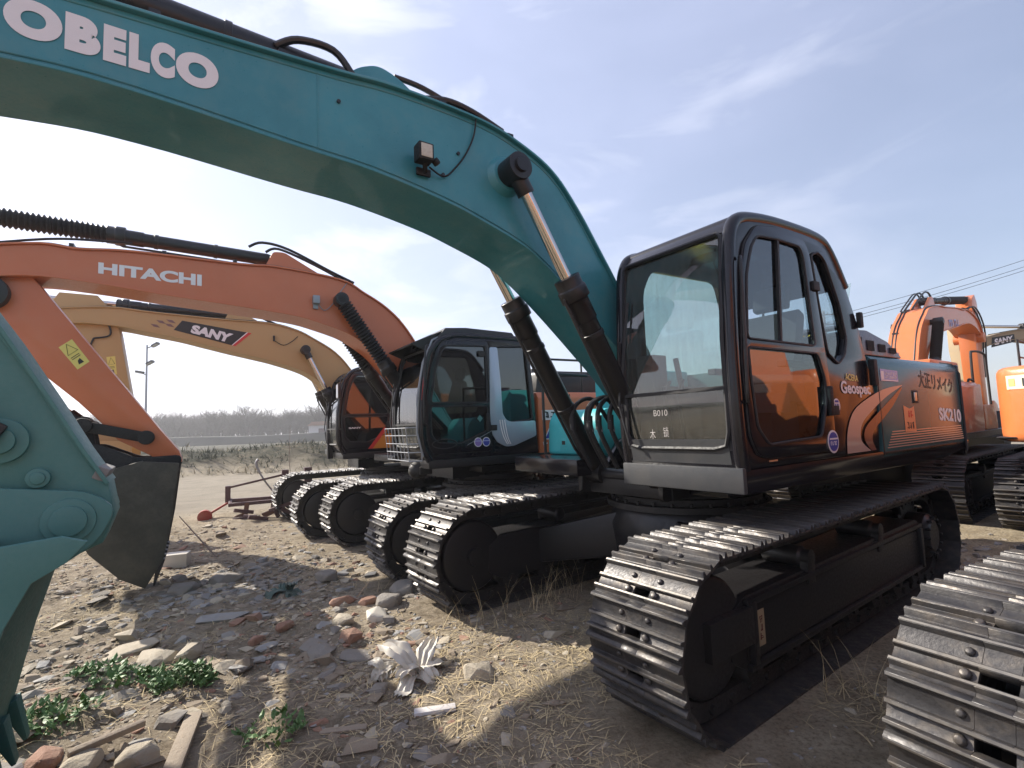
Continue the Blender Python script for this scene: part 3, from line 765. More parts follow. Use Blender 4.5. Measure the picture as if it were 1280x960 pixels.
    m = MB(); m.prism(rounded([(.60,1.0),(.92,1.0),(.90,1.25),(.77,1.32),(.58,1.2)],.05),-.49,-.44); m.prism(rounded([(.60,1.0),(.92,1.0),(.90,1.25),(.77,1.32),(.58,1.2)],.05),.44,.49); m.box((.62,0,1.07),(.38,1.0,.14))
    up(m,'cylinder_mount','black_paint',S,bevel=.01)
    # arm
    arm = [(4.31,1.30),(4.336,1.444),(4.44,1.612),(4.55,1.826),(4.71,2.122),(5.5,3.42),(5.80,3.95),(6.45,4.25),(6.65,4.05),(6.40,3.2),(5.6,2.45),(5.15,1.85),(4.80,1.40),(4.62,1.18),(4.46,1.13),(4.35,1.18)]
    m = MB(); m.prism(arm,-.17,.17); a=up(m,'arm','teal_light',S,bevel=.012)
    m = MB(); m.sweep([(4.345,1.44),(4.44,1.605),(4.55,1.818),(4.71,2.112),(5.5,3.41)],-.195,.195,.016); m.sweep([(4.40,1.52),(4.50,1.70),(4.60,1.90),(5.4,3.26)],-.178,.178,.012); up(m,'flange_plate','teal_light',S,a,bevel=.003)
    m = MB()
    m.cyl((4.465,-.235,1.30),(4.465,.238,1.30),.095,n=32); m.cyl((4.465,-.25,1.30),(4.465,.255,1.30),.065,n=28)
    m.cyl((4.575,-.19,1.49),(4.575,.20,1.49),.042,n=24); m.cyl((4.575,-.19,1.49),(4.575,.21,1.49),.026,n=20)
    m.cyl((4.70,-.20,1.655),(4.70,.20,1.655),.095,n=32); m.cyl((4.70,-.21,1.655),(4.70,.225,1.655),.055,n=28)
    up(m,'pivot_pin','teal_light',S,a,bevel=.006)
    m = MB(); m.box((4.365,.0,1.49),(.05,.35,.06),Matrix.Rotation(R(-25),3,'Y')); up(m,'arm_stop','slate',S,a,bevel=.008)
    # bucket curled under the arm
    bk = [(4.37,1.25),(4.43,1.18),(4.53,1.12),(4.60,.97),(4.67,.71),(4.73,.41),(4.78,.17),(4.95,.06),(5.40,.03),(5.75,.30),(5.85,.7),(5.6,1.05),(5.1,1.2),(4.70,1.26),(4.45,1.28)]
    bo = bucket(S,bk,1,13,.55,'teal_dull',[(4.30,1.34),(4.36,1.20),(4.5,1.10),(5.0,1.10),(5.1,1.35),(4.75,1.47),(4.55,1.44),(4.40,1.42)],'teal_light',earhw=.225,
           sidemat='teal_light',teeth_at=(4.75,.36),tdir=(-.07,-.20))
    # bucket ram and link (mostly out of frame)
    m = MB(); m.bar((4.70,-.24,1.655),(5.35,-.24,2.05),.03,.14); m.bar((4.70,.24,1.655),(5.35,.24,2.05),.03,.14); up(m,'bucket_link','black_paint',S,bevel=.01)
    cyl_ram(S,(5.35,2.05),(6.5,3.5),0,.4,.06,.04,name='bucket_cylinder')
    return root, S
principled('lilac_cover',(.045,.04,.07),.35,coat=.3,dirt=.2)

# ------------------------------------------------------------------ machines 2, 3 and the generic kind behind
B2top = [(6.5,3.00),(6.2,3.35),(5.8,3.52),(5.25,3.64),(4.94,3.63),(4.47,3.67),(3.45,3.67),(3.04,3.69),(2.29,3.62),(1.99,3.48),(1.67,3.29),(1.395,3.01),(1.0,2.4),(.48,1.70),(.28,1.66)]
B2bot = [(6.4,2.95),(5.9,3.20),(5.34,3.32),(4.83,3.306),(4.22,3.244),(3.7,3.20),(3.18,3.154),(2.80,3.11),(2.55,3.05),(2.21,2.94),(1.96,2.79),(1.78,2.64),(1.38,2.2),(.8,1.6),(.4,1.38),(.22,1.45)]
def rotp(p,a,piv=(.35,1.53)):
    dx,dz=p[0]-piv[0],p[1]-piv[1]; return (piv[0]+dx*math.cos(a)-dz*math.sin(a),piv[1]+dx*math.sin(a)+dz*math.cos(a))
def warn_sticker(S, q, y, par, mat='yellow_decal'):
    m = MB(); flat(m,q,y); s = up(m,'warning_sticker',mat,S,par)
    m = MB()
    def P(u,v): return bi(q,u,v)
    tri = [P(.12,.58),P(.5,.95),P(.88,.58)] if abs(q[0][0]-q[1][0]) < abs(q[0][1]-q[3][1]) else [P(.06,.2),P(.26,.85),P(.46,.2)]
    m.tube([(p[0],y+.003,p[1]) for p in tri],.004,4,closed=True)
    if abs(q[0][0]-q[1][0]) < abs(q[0][1]-q[3][1]):
        for v in (.45,.38): m.bar((P(.15,v)[0],y+.003,P(.15,v)[1]),(P(.8,v)[0],y+.003,P(.8,v)[1]),.002,.006)
        m.prism([P(.3,.12),P(.7,.10),P(.62,.3),P(.4,.25)],y+.002,y+.004)
    else:
        m.prism([P(.6,.45),P(.82,.45),P(.82,.55),P(.6,.55)],y+.002,y+.004); m.prism([P(.84,.2),P(.90,.2),P(.90,.8),P(.84,.8)],y+.002,y+.004)
    up(m,'sticker_print','black_decal',S,s)
def generic(name,label,loc,yaw,yaw_up,gz,paint,cabpaint,side_paint,kind,bellows=True,armpoly=None,with_cab=True,dxc=0.,luff=0.):
    G = lambda p: rotp(p,luff)
    GL = lambda L: [rotp(p,luff) for p in L]
    root,S = machine(name,label,loc,yaw,yaw_up,gz)
    under(root)
    xf = 1.56+dxc
    deck(S,'black_paint',x0=-2.55,x1=xf,z0=1.17,z1=1.27)
    if with_cab:
        o = [(1.56,1.275),(1.64,1.46),(1.655,1.75),(1.63,2.09),(1.55,2.50),(1.49,2.62),(1.40,2.71),(1.28,2.76),(1.11,2.785),(.25,2.785),(.15,2.74),(.10,2.62),(.04,1.98),(.01,1.275)]
        door = [(1.50,1.34),(1.57,1.48),(1.585,1.9),(1.51,2.35),(1.42,2.60),(1.34,2.70),(.73,2.72),(.70,1.9),(.72,1.34)]
        uw = [(1.52,1.945),(1.45,2.35),(1.37,2.56),(1.31,2.64),(.77,2.655),(.765,1.945)]
        lw = [(1.525,1.90),(1.52,1.56),(1.44,1.47),(1.15,1.45),(.77,1.60),(.765,1.90)]
        rq = [(.62,2.66),(.16,2.68),(.09,1.72),(.50,1.68),(.60,1.80)]
        sh = lambda L: [(x+dxc,z) for x,z in L]
        c = cab(S,sh(o),7,4,sh(door),[sh(uw),sh(lw)],sh(rq),cabpaint,cabpaint,'glass_dark' if kind!='row' else 'glass_clear','glass_black' if kind!='row' else 'glass_clear',wz=(1.42,2.60),split=1.70)
    # hood and counterweight
    m = MB(); m.prism([(1.34,1.25),(1.34,2.0),(1.28,2.08),(-1.28,2.08),(-1.34,2.0),(-1.34,1.25)],-1.95,-.02+dxc,axis='yz')
    hood = up(m,'engine_hood',side_paint,S,bevel=.02)
    m = MB()
    for x in (-.55,-1.25): m.box((x,1.342,1.66),(.012,.005,.78))
    for j in range(7): m.box((-1.55,1.343,1.75+j*.03),(.34,.006,.012))
    up(m,'shut_line','rubber',S,hood)
    m = MB(); pl = [(-1.96,1.33),(-2.3,1.33),(-2.52,1.22),(-2.68,.95),(-2.76,.5),(-2.76,-.5),(-2.68,-.95),(-2.52,-1.22),(-2.3,-1.33),(-1.96,-1.33)]
    m.prism(pl,1.20,2.15,axis='xy'); cw = up(m,'counterweight',paint,S,bevel=.12,seg=4)
    m = MB(); m.prism(rounded([(-.25,2.08),(-.30,2.42),(-1.75,2.42),(-1.85,2.08)],.06),-1.15,.95); m.box((-1.2,-.5,2.5),(.18,.18,.25)); up(m,'engine_cover','black_paint' if kind!='row' else paint,S,bevel=.02)
    m = MB()
    for x in (-.2,-.9,-1.6): m.tube([(x,1.2,2.08),(x,1.2,2.55)],.014)
    m.tube([(-.2,1.2,2.55),(-1.6,1.2,2.55)],.016); m.tube([(-.2,1.2,2.32),(-1.6,1.2,2.32)],.012); up(m,'handrail','black_paint',S)
    # right front box with rail and mirror
    m = MB(); m.prism(rounded([(1.15,1.27),(1.13,1.58),(1.0,1.70),(.3,1.70),(.3,1.27)],.05),-1.30,-.50); up(m,'tool_box',paint if kind=='row' else 'black_paint',S,bevel=.02)
    m = MB(); m.box((-.1+.0,-.9,1.66),(.75,.80,.80)); up(m,'fuel_tank',side_paint,S,bevel=.04)
    m = MB(); m.tube(smooth_poly([(1.05,-1.25,1.6),(1.02,-1.25,2.45),(.9,-1.25,2.62),(.2,-1.25,2.62),(.05,-1.25,2.5),(.02,-1.25,1.7)],5),.020); m.tube(smooth_poly([(.05,-1.25,2.1),(-.25,-1.25,2.12),(-.3,-1.25,1.9),(-.3,-1.25,1.7)],5),.018); up(m,'handrail','black_paint' if kind!='row' else 'dark_steel',S)
    # boom, arm, bucket
    b = boom(S,GL(B2top if kind!='m3' else B3top),GL(B2bot if kind!='m3' else B3bot),.26,paint,foot=(.35,1.53),tip=G((6.35,2.95)))
    hd,ft = ((2.31,3.33),(.70,1.0)) if kind!='m3' else ((1.83,3.21),(.75,1.0))
    hd = G(hd)
    for yy in (.37,-.37): cyl_ram(S,hd,ft,yy,.34,.075,.042,bellows=bellows,rod_mat='chrome')
    m = MB(); m.cyl((hd[0],-.46,hd[1]),(hd[0],.46,hd[1]),.06,n=18); up(m,'cylinder_pin','black_paint',S)
    m = MB(); m.cyl((ft[0],-.46,ft[1]),(ft[0],.46,ft[1]),.06,n=18); m.box((ft[0]-.1,0,ft[1]+.02),(.5,.92,.16)); up(m,'cylinder_pin','black_paint',S)
    m = MB()
    for yy in (-.15,.10): m.prism(rounded(GL([(3.20,3.66),(3.08,3.92),(2.95,3.93),(2.45,3.66)]),.04),yy,yy+.05)
    up(m,'ram_bracket',paint,S,b,bevel=.005)
    m = MB()
    tp = smooth_poly(GL((B3top if kind=='m3' else B2top)[2:13]),4)
    for y in (.2,.14,-.2): m.tube([(x,y,z+.03) for x,z in tp],.014,6)
    if luff == 0: m.tube(smooth_poly([(3.35,.12,3.95),(3.2,.14,4.02),(2.9,.16,3.97),(2.4,.2,3.74),(2.1,.2,3.62)],5),.018,6)
    if luff == 0: m.tube(smooth_poly([(3.15,.0,3.95),(3.0,.04,4.0),(2.6,.1,3.84),(2.2,.15,3.64)],5),.018,6)
    if luff == 0: m.tube(smooth_poly([(6.0,.2,3.5),(5.2,.2,3.72),(4.7,.12,3.80),(4.5,.1,3.82)],5),.014,6)
    if luff != 0:
        for y0,rr in ((.05,.02),(-.08,.02),(.12,.016)):
            L3 = [(3.3,y0,3.80),(3.25,y0+.03,4.02),(3.0,y0+.05,4.05),(2.6,y0+.08,3.86),(2.2,y0+.1,3.66)]
            m.tube(smooth_poly([(G((p[0],p[2]))[0],p[1],G((p[0],p[2]))[1]) for p in L3],5),rr,6)
        for y0 in (-.05,-.1,.1):
            L3 = [(5.6,y0,3.6),(6.2,y0-.12,3.75),(6.75,y0-.15,3.2),(6.8,y0-.1,2.4),(6.7,y0-.1,1.9)]
            m.tube(smooth_poly([(G((p[0],p[2]))[0],p[1],G((p[0],p[2]))[1]) for p in L3],5),.018,6)
    for x,z in GL(((5.0,3.65),(4.2,3.69),(3.5,3.69),(2.2,3.6),(1.5,3.13))): m.box((x,.17,z+.03),(.04,.1,.045))
    up(m,'hydraulic_pipe','black_paint',S,b)
    cyl_ram(S,G((6.4,3.98)),G((3.02,3.85)),0,.50,.075,.045,bellows=bellows,name='arm_cylinder')
    m = MB(); m.prism(GL(armpoly),-.17,.17); a = up(m,'arm',paint,S,bevel=.012)
    return root,S,b,a,hood,(c if with_cab else None)
glass('glass_dark',(.35,.40,.40),.95)
B3top = [(6.5,3.2),(6.1,3.55),(5.5,3.72),(4.79,3.80),(4.27,3.765),(3.6,3.73),(3.13,3.71),(2.4,3.69),(1.95,3.58),(1.67,3.44),(1.257,3.18),(.94,2.80),(.6,2.2),(.38,1.70),(.25,1.66)]
B3bot = [(6.4,3.15),(6.0,3.38),(5.3,3.53),(4.72,3.52),(4.3,3.45),(3.86,3.37),(3.5,3.28),(3.10,3.18),(2.75,3.10),(2.36,3.005),(1.85,2.83),(1.55,2.62),(1.35,2.36),(.85,1.75),(.4,1.38),(.22,1.45)]

def build_orange():
    arm = [(5.25,3.25),(4.21,1.741),(4.03,1.50),(4.0,1.38),(4.1,1.33),(4.33,1.489),(4.58,1.645),(4.71,1.817),(4.912,2.05),(5.33,2.468),(5.75,2.85),(6.35,3.4),(6.55,3.95),(6.35,4.10),(5.95,3.95),(5.5,3.6)]
    root,S,b,a,hood,c = generic('excavator','orange excavator second in the row, black cab with a silver pillar trim',(-.379,7.97),-2.143,-2.122,-.08,'orange_red','black_gloss','orange_red','m2',True,arm)
    y = .243
    m = MB(); text_quad(m,'HITACHI',[(4.772,3.402),(3.838,3.370),(3.838,3.505),(4.772,3.525)],y,.045); up(m,'boom_lettering','white_decal',S,b)
    warn_sticker(S,[(4.86,2.36),(4.66,2.30),(4.82,2.60),(5.02,2.66)] if False else [(4.925,2.386),(4.83,2.473),(4.977,2.701),(5.08,2.61)],.171,a)
    m = MB(); m.box((2.60,.30,3.32),(.08,.08,.10)); m.tube(smooth_poly([(2.58,.3,3.28),(2.5,.27,3.2),(2.4,.25,3.28),(2.3,.25,3.45),(2.2,.25,3.6)],5),.006,6); m.box((2.6,.26,3.25),(.06,.04,.08)); up(m,'work_lamp','galvanised',S,b,bevel=.006)
    m = MB(); m.cyl((5.62,-.27,3.12),(5.62,.27,3.12),.17,n=32); m.cyl((5.62,-.28,3.12),(5.62,.285,3.12),.08,n=24); up(m,'arm_pivot','black_paint',S,a,bevel=.008)
    # chrome hockey-stick trim, stripes, stickers
    y=1.352
    m = MB(); flat(m,rounded([(.715,2.645),(.60,2.65),(.565,2.2),(.553,1.80),(.50,1.715),(.42,1.69),(.056,1.70),(.049,1.50),(.40,1.385),(.52,1.38),(.64,1.44),(.715,1.55),(.735,1.75)],.03),y+.002,th=.018); tr=up(m,'pillar_trim','silver_decal',S,c,bevel=.003)
    m = MB()
    for k in range(3): m.tube(smooth_poly([(.60-k*.035,y+.021,1.72),(.585-k*.035,y+.021,1.62),(.55-k*.03,y+.021,1.50),(.50-k*.025,y+.021,1.41)],4),.006,5)
    up(m,'trim_line','white_decal',S,tr)
    m = MB(); flat(m,[(1.07,1.42),(.49,1.69),(.49,1.70),(1.06,1.432)],y+.014); up(m,'door_line','galvanised',S,c)
    for x,mt,n in ((.915,'purple_decal',0),(.80,'blue_decal',0)):
        m = MB(); flat(m,ellipse(x,1.455,.055,.058),y+.014); s=up(m,'round_sticker','white_decal',S,c)
        m = MB(); flat(m,ellipse(x,1.455,.045,.048),y+.0165); s2=up(m,'round_sticker',mt,S,s)
        m = MB(); flat(m,[(x+.042,1.462),(x-.042,1.462),(x-.042,1.476),(x+.042,1.476)],y+.019); up(m,'sticker_print','lilac_decal',S,s)
    m = MB(); flat(m,[(.88,1.70),(.92,1.745),(.88,1.79),(.84,1.745)],y+.014); up(m,'diamond_sticker','teal_light',S,c)
    m = MB(); m.tube(ell3(1.36,y+.014,1.455,.16,.055),.006,6,closed=True); up(m,'door_trim','black_paint',S,c)
    m = MB(); flat(m,[(1.62,2.12),(1.635,1.98),(1.60,1.98),(1.585,2.14)],y); flat(m,[(1.605,2.25),(1.62,2.12),(1.585,2.14),(1.575,2.25)],y); up(m,'red_marker','red_decal',S,c)
    # roof visor
    m = MB(); m.prism([(1.40,2.74),(1.30,2.86),(1.02,2.88),(.35,2.86),(.3,2.80),(1.38,2.70)],.36,1.34); up(m,'roof_cap','black_paint',S,c,bevel=.012)
    m = MB(); m.add([(1.30,.40,2.84),(1.30,1.32,2.84),(1.72,1.28,2.66),(1.72,.44,2.66),(1.30,.40,2.82),(1.30,1.32,2.82),(1.72,1.28,2.64),(1.72,.44,2.64)],[(0,1,2,3),(7,6,5,4),(0,4,5,1),(1,5,6,2),(2,6,7,3),(3,7,4,0)]); 
    for yy in (.44,1.26): m.prism([(1.30,2.84),(1.72,2.65),(1.55,2.58),(1.45,2.62)],yy,yy+.015)
    up(m,'sun_visor','black_paint',S,c,bevel=.004)
    m = MB(); m.tube([(1.62,1.33,1.32),(1.69,1.33,1.6),(1.68,1.33,2.0),(1.60,1.33,2.42),(1.47,1.32,2.70),(1.30,1.30,2.79),(1.15,1.28,2.80)],.013,8); up(m,'edge_rail','galvanised',S,c)
    # wire guard at the foot of the windscreen
    m = MB()
    for k in range(7): m.tube([(1.74,.42+k*.13,1.27),(1.78,.42+k*.13,1.66)],.006,6)
    for z in (1.27,1.37,1.47,1.57,1.66): m.tube([(1.745+.035*(z-1.27)/.4,.42,z),(1.745+.035*(z-1.27)/.4,1.20,z),(1.62,1.30,z)],.006,6)
    m.tube([(1.62,1.30,1.27),(1.64,1.30,1.66)],.008,6); up(m,'windscreen_guard','galvanised',S,c)
    m = MB(); m.lathe((1.66,.98,1.10),(1.50,.98,1.17),[(0,.04),(.3,.10),(1,.12)],14); m.box((1.5,.95,1.14),(.16,.34,.10)); up(m,'step','dark_steel',S,bevel=.02)
    # side panel lettering
    y=1.347
    m = MB(); flat(m,[(-.07,1.70),(-.60,1.70),(-.60,1.835),(-.07,1.835)],y); s=up(m,'hood_label','white_decal',S,hood)
    m = MB(); scribble(m,[(-.09,1.715),(-.58,1.715),(-.58,1.82),(-.09,1.82)],y+.003,5,22,w=.16); up(m,'label_print','black_decal',S,s)
    m = MB(); flat(m,[(-.09,1.44),(-.22,1.675),(-.34,1.675),(-.42,1.69),(-.50,1.65),(-.52,1.58),(-.47,1.50),(-.40,1.49),(-.43,1.44)],y); s=up(m,'logo','white_decal',S,hood)
    m = MB(); flat(m,[(-.11,1.455),(-.235,1.66),(-.30,1.66),(-.18,1.455)],y+.002); flat(m,[(-.22,1.455),(-.315,1.60),(-.38,1.455)],y+.002); up(m,'logo_letter','blue_decal',S,s)
    m = MB(); flat(m,ellipse(-.42,1.59,.075,.08),y+.002); up(m,'logo_dot','green_decal',S,s)
    m = MB(); scribble(m,[(-.08,1.335),(-.55,1.335),(-.55,1.42),(-.08,1.42)],y,6,31,w=.16); up(m,'hood_lettering','white_decal',S,hood)
    # bucket, links
    bk = [(4.02,1.38),(4.08,.80),(4.14,.42),(4.29,.15),(4.50,.28),(4.74,.55),(4.95,.95),(4.92,1.18),(4.70,1.32),(4.35,1.42)]
    bucket(S,bk,3,9,.55,'bucket_dark',[(4.0,1.46),(4.02,1.30),(4.12,1.26),(4.9,1.2),(4.95,1.55),(4.75,1.62),(4.4,1.45)],'black_matte',teeth_at=(4.16,.42),tdir=(.06,-.26),)
    m = MB()
    for yy in (.21,-.24): m.bar((4.33,yy,1.66),(4.86,yy,1.80),.035,.11)
    m.cyl((4.33,-.27,1.66),(4.33,.27,1.66),.075,n=20); m.cyl((4.86,-.27,1.80),(4.86,.27,1.80),.08,n=20)
    for yy in (.12,-.15): m.bar((4.86,yy,1.80),(4.78,yy,1.35),.04,.12)
    up(m,'bucket_link','black_matte',S,bevel=.012)
    cyl_ram(S,(4.88,1.82),(6.35,3.15),0,.25,.07,.04,name='bucket_cylinder')
    return root,S
def ell3(cx,y,cz,rx,rz,n=24): return [(cx+rx*math.cos(2*math.pi*i/n),y,cz+rz*math.sin(2*math.pi*i/n)) for i in range(n)]

def build_beige():
    arm = [(5.95,3.35),(4.75,3.50),(4.50,2.39),(4.42,1.75),(4.50,1.62),(4.70,1.62),(5.05,2.3),(5.60,3.2),(6.2,3.6),(6.45,4.0),(6.3,4.2),(5.55,4.04),(5.0,4.01)]
    arm = [(4.80,3.80),(4.67,3.44),(4.50,2.39),(4.42,1.75),(4.50,1.62),(4.70,1.62),(5.0,2.3),(5.45,3.2),(5.60,3.75),(5.45,4.02),(4.97,4.01)]
    root,S,b,a,hood,c = generic('excavator','beige yellow excavator third in the row with dark boom label and mirror on its cab',(-2.462,10.774),-2.132,-2.088,-.117,'yellow_beige','black_gloss','yellow_orange','m3',False,arm,dxc=-.2)
    y=.243
    q=[(4.035,3.648),(3.1,3.30),(2.72,3.36),(2.95,3.55)]
    m = MB(); flat(m,[(3.92,3.49),(3.05,3.265),(2.80,3.51),(3.80,3.66)],y); s=up(m,'boom_label','black_decal',S,b)
    m = MB(); text_quad(m,'SANY',[(3.68,3.455),(3.09,3.305),(3.02,3.47),(3.64,3.60)],y+.004,.06); up(m,'boom_lettering','white_decal',S,s)
    m = MB(); flat(m,[(3.05,3.265),(2.99,3.25),(2.73,3.50),(2.80,3.51)],y); up(m,'label_stripe','red_decal',S,s)
    m = MB(); flat(m,[(3.035,3.262),(3.05,3.265),(2.81,3.51),(2.79,3.508)],y+.002); up(m,'label_edge','white_decal',S,s)
    m = MB()
    for x,z in ((3.98,3.62),(4.12,3.60),(4.00,3.55),(4.2,3.53)): flat(m,[(x,z),(x-.09,z-.015),(x-.04,z+.035),(x+.05,z+.045)],y)
    up(m,'label_fleck','brown_decal',S,s)
    warn_sticker(S,[(4.785,2.70),(4.69,2.72),(4.72,3.02),(4.835,3.0)],.171,a)
    m = MB(); m.tube(smooth_poly([(5.0,.19,3.3),(4.8,.2,3.35),(4.8,.2,3.5),(4.9,.2,3.65),(4.75,.19,3.78),(4.55,.2,3.82)],5),.015,6); m.tube(smooth_poly([(5.1,.18,2.7),(5.0,.19,2.9),(5.05,.2,3.1),(5.0,.19,3.3)],5),.015,6); up(m,'hydraulic_hose','rubber',S,a)
    m = MB(); m.tube(smooth_poly([(2.35,.26,3.38),(2.2,.27,3.30),(2.05,.26,3.38),(1.95,.26,3.48)],4),.007,5); m.box((2.36,.27,3.42),(.03,.04,.1)); up(m,'lamp_bracket','black_matte',S,b)
    # mirror and cab lettering
    m = MB(); m.tube([(1.38,1.34,2.3),(1.42,1.40,2.40),(1.45,1.50,2.42)],.010); m.box((1.45,1.52,2.34),(.05,.17,.26)); mi=up(m,'mirror','black_paint',S,c,bevel=.012)
    m = MB(); m.box((1.478,1.52,2.34),(.006,.14,.22)); up(m,'mirror_glass','steel_bright',S,mi)
    m = MB(); text_quad(m,'SANY',[(1.26,1.692),(1.04,1.692),(1.04,1.722),(1.26,1.722)],1.368,.05); up(m,'cab_lettering','white_decal',S,c)
    m = MB(); flat(m,[(.86,1.33),(.30,1.33),(.30,1.70),(.60,1.68)],1.368); s=up(m,'side_flash','yellow_orange',S,c)
    m = MB(); flat(m,[(.93,1.33),(.85,1.33),(.58,1.68),(.64,1.70)],1.371); up(m,'flash_stripe','red_decal',S,s)
    m = MB(); m.box((1.42,.45,1.4),(.10,.10,.5)); up(m,'front_step','black_matte',S,bevel=.02)
    bk = [(4.42,1.62),(4.45,1.0),(4.55,.55),(4.75,.35),(5.1,.5),(5.35,.9),(5.3,1.4),(5.0,1.65)]
    bucket(S,bk,3,7,.55,'yellow_beige',[(4.42,1.78),(4.44,1.55),(5.3,1.4),(5.3,1.75),(4.8,1.9)],'yellow_beige',teeth_at=(4.58,.55),tdir=(.06,-.22))
    m = MB(); m.tube(smooth_poly([(.9,.9,2.66),(.7,.9,2.78),(.55,.9,2.70),(.4,.8,2.83),(.1,.8,2.74)],5),[.03,.04]*10+[.03],6); up(m,'roof_cloth','wood',S,c)
    return root,S
# ------------------------------------------------------------------ camera, sun, sky
W,H = 1280,960
cam = bpy.data.cameras.new('camera'); co = bpy.data.objects.new('camera', cam); COL.objects.link(co)
cam.sensor_width = 36; cam.lens = 639.141/1280*36; cam.clip_end = 9000; cam.clip_start = .05
pitch, roll = R(4.687), R(-2.141)
fwd = Vector((0,math.cos(pitch),math.sin(pitch))); upv = Vector((0,-math.sin(pitch),math.cos(pitch))); right = Vector((1,0,0))
# roll as fitted: screen right axis = (c, s) in (right, up)
c_,s_ = math.cos(roll), math.sin(roll)
rx = right*c_+upv*s_; uy = -right*s_+upv*c_
co.matrix_world = Matrix(((rx.x,uy.x,-fwd.x,0),(rx.y,uy.y,-fwd.y,0),(rx.z,uy.z,-fwd.z,1.638),(0,0,0,1)))
scene.camera = co
SUN_AZ, SUN_EL = R(-61), R(32)
sd = Vector((math.sin(SUN_AZ)*math.cos(SUN_EL), math.cos(SUN_AZ)*math.cos(SUN_EL), math.sin(SUN_EL)))
sl = bpy.data.lights.new('sun','SUN'); sl.energy = 4.8; sl.angle = R(.5); sl.color = (1.,.93,.82)
so = bpy.data.objects.new('sun', sl); COL.objects.link(so); so.rotation_euler = sd.to_track_quat('Z','Y').to_euler()
w = bpy.data.worlds.new('World'); scene.world = w; w.use_nodes = True; nt = w.node_tree
bg = nt.nodes['Background']; sky = nt.nodes.new('ShaderNodeTexSky'); sky.sky_type = 'NISHITA'; sky.sun_disc = False
sky.sun_elevation = SUN_EL; sky.sun_rotation = SUN_AZ; sky.air_density = 1.1; sky.dust_density = 1.0; sky.ozone_density = 2.0; sky.altitude = 50
bg.inputs['Strength'].default_value = .072
# thin cirrus and haze layer mixed over the sky colour
tc = nt.nodes.new('ShaderNodeTexCoord'); mp = nt.nodes.new('ShaderNodeMapping'); mp.inputs['Scale'].default_value = (1.0,1.0,2.6); mp.inputs['Rotation'].default_value = (0,R(-14),R(20))
nt.links.new(tc.outputs['Generated'], mp.inputs[0])
n1 = nt.nodes.new('ShaderNodeTexNoise'); n1.inputs['Scale'].default_value = 1.9; n1.inputs['Detail'].default_value = 8; n1.inputs['Roughness'].default_value = .5; n1.inputs['Distortion'].default_value = .35
nt.links.new(mp.outputs[0], n1.inputs['Vector'])
mr = nt.nodes.new('ShaderNodeMapRange'); mr.inputs['From Min'].default_value = .42; mr.inputs['From Max'].default_value = .72; mr.inputs['To Min'].default_value = .55; mr.inputs['To Max'].default_value = .75
nt.links.new(n1.outputs['Fac'], mr.inputs[0])
sx = nt.nodes.new('ShaderNodeSeparateXYZ'); nt.links.new(tc.outputs['Generated'], sx.inputs[0])
# clouds thicken toward the west (left), where the photograph has them
mw = nt.nodes.new('ShaderNodeMapRange'); mw.inputs['From Min'].default_value = .75; mw.inputs['From Max'].default_value = -.5; mw.inputs['To Min'].default_value = .35; mw.inputs['To Max'].default_value = 1.
nt.links.new(sx.outputs[0], mw.inputs[0])
mu = nt.nodes.new('ShaderNodeMath'); mu.operation = 'MULTIPLY'; nt.links.new(mr.outputs[0], mu.inputs[0]); nt.links.new(mw.outputs[0], mu.inputs[1])
mx = nt.nodes.new('ShaderNodeMix'); mx.data_type = 'RGBA'; nt.links.new(mu.outputs[0], mx.inputs['Factor']); nt.links.new(sky.outputs[0], mx.inputs['A']); mx.inputs['B'].default_value = (7.1,7.5,10.2,1)
n3 = nt.nodes.new('ShaderNodeTexNoise'); n3.inputs['Scale'].default_value = 3.1; n3.inputs['Detail'].default_value = 9; n3.inputs['Roughness'].default_value = .55; n3.inputs['Distortion'].default_value = .6
mp3 = nt.nodes.new('ShaderNodeMapping'); mp3.inputs['Scale'].default_value = (1,1,3.2); mp3.inputs['Rotation'].default_value = (R(8),R(-20),0); mp3.inputs['Location'].default_value = (2.3,.4,1.1)
nt.links.new(tc.outputs['Generated'], mp3.inputs[0]); nt.links.new(mp3.outputs[0], n3.inputs['Vector'])
r3 = nt.nodes.new('ShaderNodeMapRange'); r3.inputs['From Min'].default_value = .5; r3.inputs['From Max'].default_value = .72; r3.inputs['To Max'].default_value = .65; nt.links.new(n3.outputs['Fac'], r3.inputs[0])
w3 = nt.nodes.new('ShaderNodeMapRange'); w3.inputs['From Min'].default_value = .8; w3.inputs['From Max'].default_value = -.35; w3.inputs['To Min'].default_value = .02; w3.inputs['To Max'].default_value = 1.; nt.links.new(sx.outputs[0], w3.inputs[0])
m3 = nt.nodes.new('ShaderNodeMath'); m3.operation = 'MULTIPLY'; nt.links.new(r3.outputs[0], m3.inputs[0]); nt.links.new(w3.outputs[0], m3.inputs[1])
x3 = nt.nodes.new('ShaderNodeMix'); x3.data_type = 'RGBA'; nt.links.new(m3.outputs[0], x3.inputs['Factor']); nt.links.new(mx.outputs['Result'], x3.inputs['A']); x3.inputs['B'].default_value = (9.2,9.3,10.2,1)
nt.links.new(x3.outputs['Result'], bg.inputs['Color'])
vs = scene.view_settings; vs.view_transform = 'Standard'; vs.look = 'None'; vs.exposure = 1.0; vs.gamma = 1; vs.use_curve_mapping = False
scene.render.resolution_x = 1024; scene.render.resolution_y = 768
scene.cycles.max_bounces = 8; scene.cycles.transparent_max_bounces = 16

